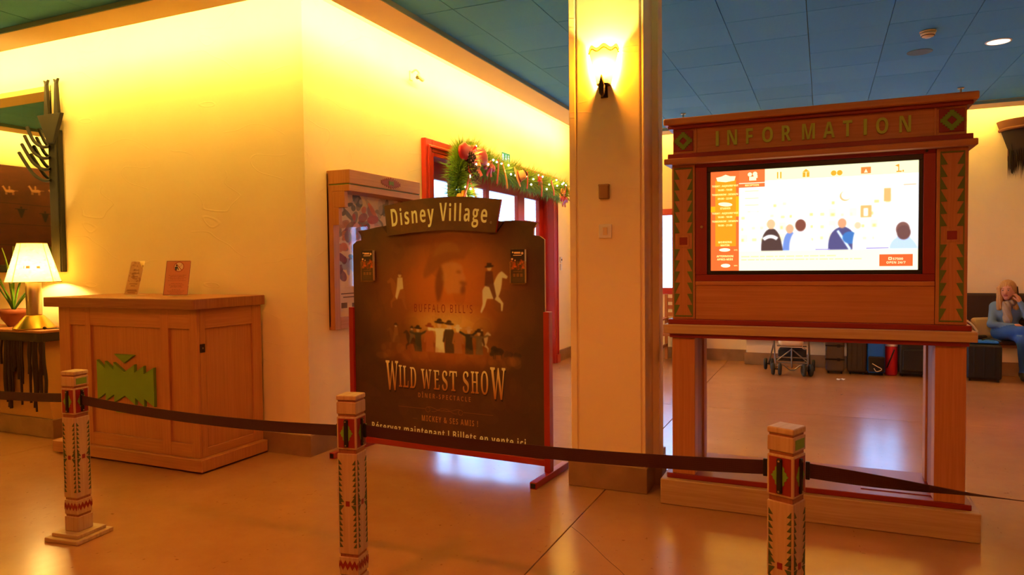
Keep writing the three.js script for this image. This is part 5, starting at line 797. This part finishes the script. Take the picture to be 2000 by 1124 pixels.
// ---------------------------------------------------------------- seated woman on the phone
{
  const smin = (a, b, k) => { const h = Math.max(k - Math.abs(a - b), 0) / k; return Math.min(a, b) - h * h * k * 0.25; };
  const cap = (p, a, b, ra, rb) => { const bx = b[0] - a[0], by = b[1] - a[1], bz = b[2] - a[2], px = p[0] - a[0], py = p[1] - a[1], pz = p[2] - a[2], t = Math.max(0, Math.min(1, (px * bx + py * by + pz * bz) / (bx * bx + by * by + bz * bz + 1e-9))); return Math.hypot(px - bx * t, py - by * t, pz - bz * t) - (ra + (rb - ra) * t); };
  const ell = (p, c, r) => { const x = (p[0] - c[0]) / r[0], y = (p[1] - c[1]) / r[1], z = (p[2] - c[2]) / r[2]; return (Math.hypot(x, y, z) - 1) * Math.min(...r); };
  function mesh(field, c, size, res, color) {
    const mc = new MarchingCubes(res, undefined, false, false, 200000); mc.isolation = 0; const s = size / 2;
    for (let z = 0; z < res; z++) for (let y = 0; y < res; y++) for (let x = 0; x < res; x++) { const h = res / 2; mc.field[x + y * res + z * res * res] = -field([c[0] + (x - h) / h * s, c[1] + (y - h) / h * s, c[2] + (z - h) / h * s]); }
    mc.update(); const n = mc.count, pos = new Float32Array(n * 3), nor = new Float32Array(n * 3), col = new Float32Array(n * 3);
    for (let i = 0; i < n; i++) { const q = []; for (let k = 0; k < 3; k++) { q.push(mc.positionArray[i * 3 + k] * s + c[k]); } pos.set(q, i * 3); col.set(color(q), i * 3); }
    const e = 0.002; for (let i = 0; i < n; i++) { const q = [pos[i * 3], pos[i * 3 + 1], pos[i * 3 + 2]], f0 = [0, 1, 2].map((k) => { const a = q.slice(), b = q.slice(); a[k] += e; b[k] -= e; return field(a) - field(b); }), l = Math.hypot(...f0) || 1; nor.set(f0.map((x) => x / l), i * 3); }
    const g = new THREE.BufferGeometry(); g.setAttribute('position', new THREE.BufferAttribute(pos, 3)); g.setAttribute('normal', new THREE.BufferAttribute(nor, 3)); g.setAttribute('color', new THREE.BufferAttribute(col, 3)); return g;
  }
  const lin = (h) => new THREE.Color(h).toArray(), SK = lin(0xc98f74), TOP = lin(0x5f7fa8), JE = lin(0x1d52a8), SH = lin(0x1a1210);
  // local frame: origin on the floor under the hips, +z towards the room. x right as the camera sees it
  const hip = [0, 0.55, -0.02], chest = [0.0, 0.82, -0.03], neck = [0.0, 0.965, -0.01], head = [-0.015, 1.095, 0.03];
  const B = [];   // body capsules: a, b, ra, rb, blend
  const add = (a, b, ra, rb) => B.push([a, b, ra, rb]);
  add([-0.075, 0.56, 0.0], [0.075, 0.56, 0.0], 0.105, 0.105); add([0, 0.60, -0.01], [0, 0.74, -0.02], 0.115, 0.105); add([-0.05, 0.80, -0.02], [0.05, 0.80, -0.02], 0.105, 0.105); add([-0.115, 0.885, -0.03], [0.115, 0.885, -0.03], 0.062, 0.062); add([0, 0.90, -0.02], [0, 1.01, 0.0], 0.052, 0.046);
  // near arm folded across the lap, far arm up to the ear
  const sL = [-0.145, 0.88, -0.03], eL = [-0.185, 0.66, 0.07], wL = [0.03, 0.655, 0.18], sR = [0.145, 0.88, -0.03], eR = [0.215, 0.70, 0.13], wR = [0.105, 0.945, 0.10];
  add(sL, eL, 0.052, 0.042); add(eL, wL, 0.041, 0.029); add(sR, eR, 0.052, 0.042); add(eR, wR, 0.041, 0.029);
  // legs: left one crossed over the right
  const kL = [0.10, 0.60, 0.36], aL = [0.24, 0.30, 0.50], kR = [0.09, 0.50, 0.38], aR = [0.115, 0.10, 0.33];
  add([-0.08, 0.56, 0.02], kL, 0.095, 0.064); add(kL, aL, 0.060, 0.042); add([0.08, 0.55, 0.02], kR, 0.095, 0.064); add(kR, aR, 0.060, 0.042);
  add([0.115, 0.075, 0.31], [0.095, 0.045, 0.47], 0.046, 0.034); add(aL, [0.29, 0.24, 0.60], 0.044, 0.032);
  const body = (p) => { let d = 9; for (const b of B) d = smin(d, cap(p, ...b), 0.035); return d; };
  const colour = (p) => { if (p[1] > 0.945 && Math.abs(p[0]) < 0.08) return SK; if ((p[1] < 0.105 && p[2] > 0.2) || cap(p, aL, [0.29, 0.24, 0.60], 0.044, 0.032) < 0.006 && p[2] > 0.5) return SH; const leg = Math.min(cap(p, [-0.08, 0.56, 0.02], kL, 0.095, 0.064), cap(p, kL, aL, 0.06, 0.042), cap(p, [0.08, 0.55, 0.02], kR, 0.095, 0.064), cap(p, kR, aR, 0.06, 0.042)), arm = Math.min(cap(p, eL, wL, 0.041, 0.029), cap(p, sL, eL, 0.052, 0.042)); return leg < 0.012 && arm > 0.0 || p[1] < 0.55 ? JE : TOP; };
  const hand = (w, dir, up, across) => {           // palm and five fingers, curled
    const P = (a, b, c) => [0, 1, 2].map((k) => w[k] + dir[k] * a + across[k] * b + up[k] * c), C = [[P(0.0, 0, 0), P(0.05, 0, 0), 0.024, 0.026], [P(0.03, -0.018, 0), P(0.07, -0.022, 0), 0.016, 0.012], [P(0.03, 0.018, 0), P(0.07, 0.022, 0), 0.016, 0.012]];
    [[-0.027, 0.050], [-0.009, 0.060], [0.009, 0.057], [0.027, 0.045]].forEach(([b, l]) => { const k0 = P(0.075, b, 0), k1 = P(0.075 + l * 0.55, b, -0.014), k2 = P(0.075 + l * 0.8, b, -0.040); C.push([k0, k1, 0.0092, 0.0085], [k1, k2, 0.0085, 0.0072]); });
    C.push([P(0.015, -0.024, 0), P(0.05, -0.052, -0.012), 0.012, 0.0095], [P(0.05, -0.052, -0.012), P(0.075, -0.046, -0.03), 0.0095, 0.0078]);
    return (p) => { let d = 9; C.forEach((c, i) => { d = smin(d, cap(p, ...c), i < 3 ? 0.02 : 0.006); }); return d; };
  };
  const hc = head, faceDir = [-0.35, -0.12, 0.93];
  const fx = (u, v, w) => { const f = new THREE.Vector3(...faceDir).normalize(), r = new THREE.Vector3(0, 1, 0).cross(f).normalize(), up = f.clone().cross(r); return [0, 1, 2].map((k) => hc[k] + r.getComponent(k) * u + up.getComponent(k) * v + f.getComponent(k) * w); };
  const headF = (p) => { let d = ell(p, hc, [0.074, 0.098, 0.09]); d = smin(d, cap(p, fx(0, -0.05, 0.03), fx(0, -0.09, 0.055), 0.052, 0.028), 0.04); d = smin(d, cap(p, fx(0, 0.0, 0.082), fx(0, -0.03, 0.104), 0.009, 0.013), 0.014); for (const s of [-1, 1]) { d = smin(d, cap(p, fx(s * 0.076, 0.01, 0.0), fx(s * 0.076, -0.025, 0.004), 0.012, 0.009), 0.01); d = Math.max(d, -(cap(p, fx(s * 0.03, 0.008, 0.094), fx(s * 0.03, 0.008, 0.094), 0.013, 0.013))); } d = smin(d, cap(p, fx(-0.018, -0.058, 0.079), fx(0.018, -0.058, 0.079), 0.008, 0.008), 0.006); d = smin(d, cap(p, neck, hc, 0.045, 0.045), 0.03); return d; };
  const t = thing('person', 'blonde woman in blue top and jeans phoning on the bench', 'person', [2.13, 0, -10.64], -0.05);
  const gB = mesh(body, [0.02, 0.52, 0.15], 1.3, 104, colour), gH = mesh(headF, [hc[0], hc[1] - 0.03, hc[2]], 0.36, 80, (p) => { const m = fx(0, -0.058, 0.085); return Math.hypot(p[0] - m[0], (p[1] - m[1]) * 1.8, p[2] - m[2]) < 0.024 ? lin(0xa5554a) : SK; });
  const gL = mesh(hand(wL, [0.93, 0.05, 0.30], [0.05, 0.95, -0.25], [-0.3, 0.26, 0.9]), [wL[0] + 0.06, wL[1], wL[2] + 0.02], 0.26, 76, () => SK), gR = mesh(hand(wR, [-0.30, 0.93, -0.18], [0.8, 0.2, 0.5], [0.45, 0.1, -0.88]), [wR[0] - 0.02, wR[1] + 0.06, wR[2]], 0.26, 76, () => SK);
  const bm = new THREE.MeshStandardMaterial({ vertexColors: true, roughness: 0.75 });
  part(t, 'body', mergeGeometries([gB, gH, gL, gR]), bm);
  const eyeM = std(0xb89888, 0.4);
  for (const s of [-1, 1]) { const p = fx(s * 0.03, 0.008, 0.083), e = part(t, 'eye', new THREE.SphereGeometry(0.0095, 12, 10), eyeM, ...p); const f = new THREE.Vector3(...faceDir).normalize().multiplyScalar(0.0045); part(e, 'iris', new THREE.SphereGeometry(0.0062, 10, 8), M.black, f.x, f.y, f.z); const b0 = fx(s * 0.016, 0.03, 0.088), b1 = fx(s * 0.046, 0.03, 0.078); part(t, 'eyebrow', rod(b0, b1, 0.0024, 6), std(0x6a4a2a, 0.8)); }
  const hairF = (p) => { let d = ell(p, [hc[0] + 0.006, hc[1] + 0.022, hc[2] - 0.02], [0.092, 0.108, 0.10]); for (const [s, z] of [[-1, 0.01], [1, -0.01], [-1, -0.05], [1, -0.05]]) d = smin(d, cap(p, [hc[0] + s * 0.07, hc[1] + 0.01, hc[2] + z - 0.01], [hc[0] + s * 0.085, 0.865, 0.055 + z * 0.5], 0.035, 0.028), 0.03); const c = fx(0, -0.02, 0.11); d = Math.max(d, -ell(p, c, [0.066, 0.085, 0.085])); return d + 0.004 * Math.sin(p[0] * 190 + p[1] * 30) * Math.sin(p[2] * 170); };
  part(t, 'hair', mesh(hairF, [hc[0], hc[1] - 0.08, hc[2]], 0.52, 84, () => lin(0xb48a52)), new THREE.MeshStandardMaterial({ vertexColors: true, roughness: 0.6 }));
  const scarfF = (p) => { let d = 9; for (let i = 0; i < 10; i++) { const a = i / 10 * 6.283, b = (i + 1) / 10 * 6.283; d = smin(d, cap(p, [Math.cos(a) * 0.075, 0.925 + 0.012 * Math.sin(a * 2), -0.01 + Math.sin(a) * 0.07], [Math.cos(b) * 0.075, 0.925 + 0.012 * Math.sin(b * 2), -0.01 + Math.sin(b) * 0.07], 0.034, 0.034), 0.03); } d = smin(d, cap(p, [-0.03, 0.90, 0.08], [-0.02, 0.72, 0.115], 0.045, 0.05), 0.03); return d + 0.004 * Math.sin(p[0] * 120 + p[1] * 60); };
  part(t, 'scarf', mesh(scarfF, [0, 0.84, 0.03], 0.42, 64, () => lin(0x9a8a80)), new THREE.MeshStandardMaterial({ vertexColors: true, roughness: 0.9 }));
}
solo('mobile_phone', 'black mobile phone held to the ear of the seated woman', 'phone', rbox(0.012, 0.13, 0.062, 0.004), M.black, [2.222, 1.075, -10.60], [0.1, -0.2, 0.12]);

renderer.render(scene, camera);
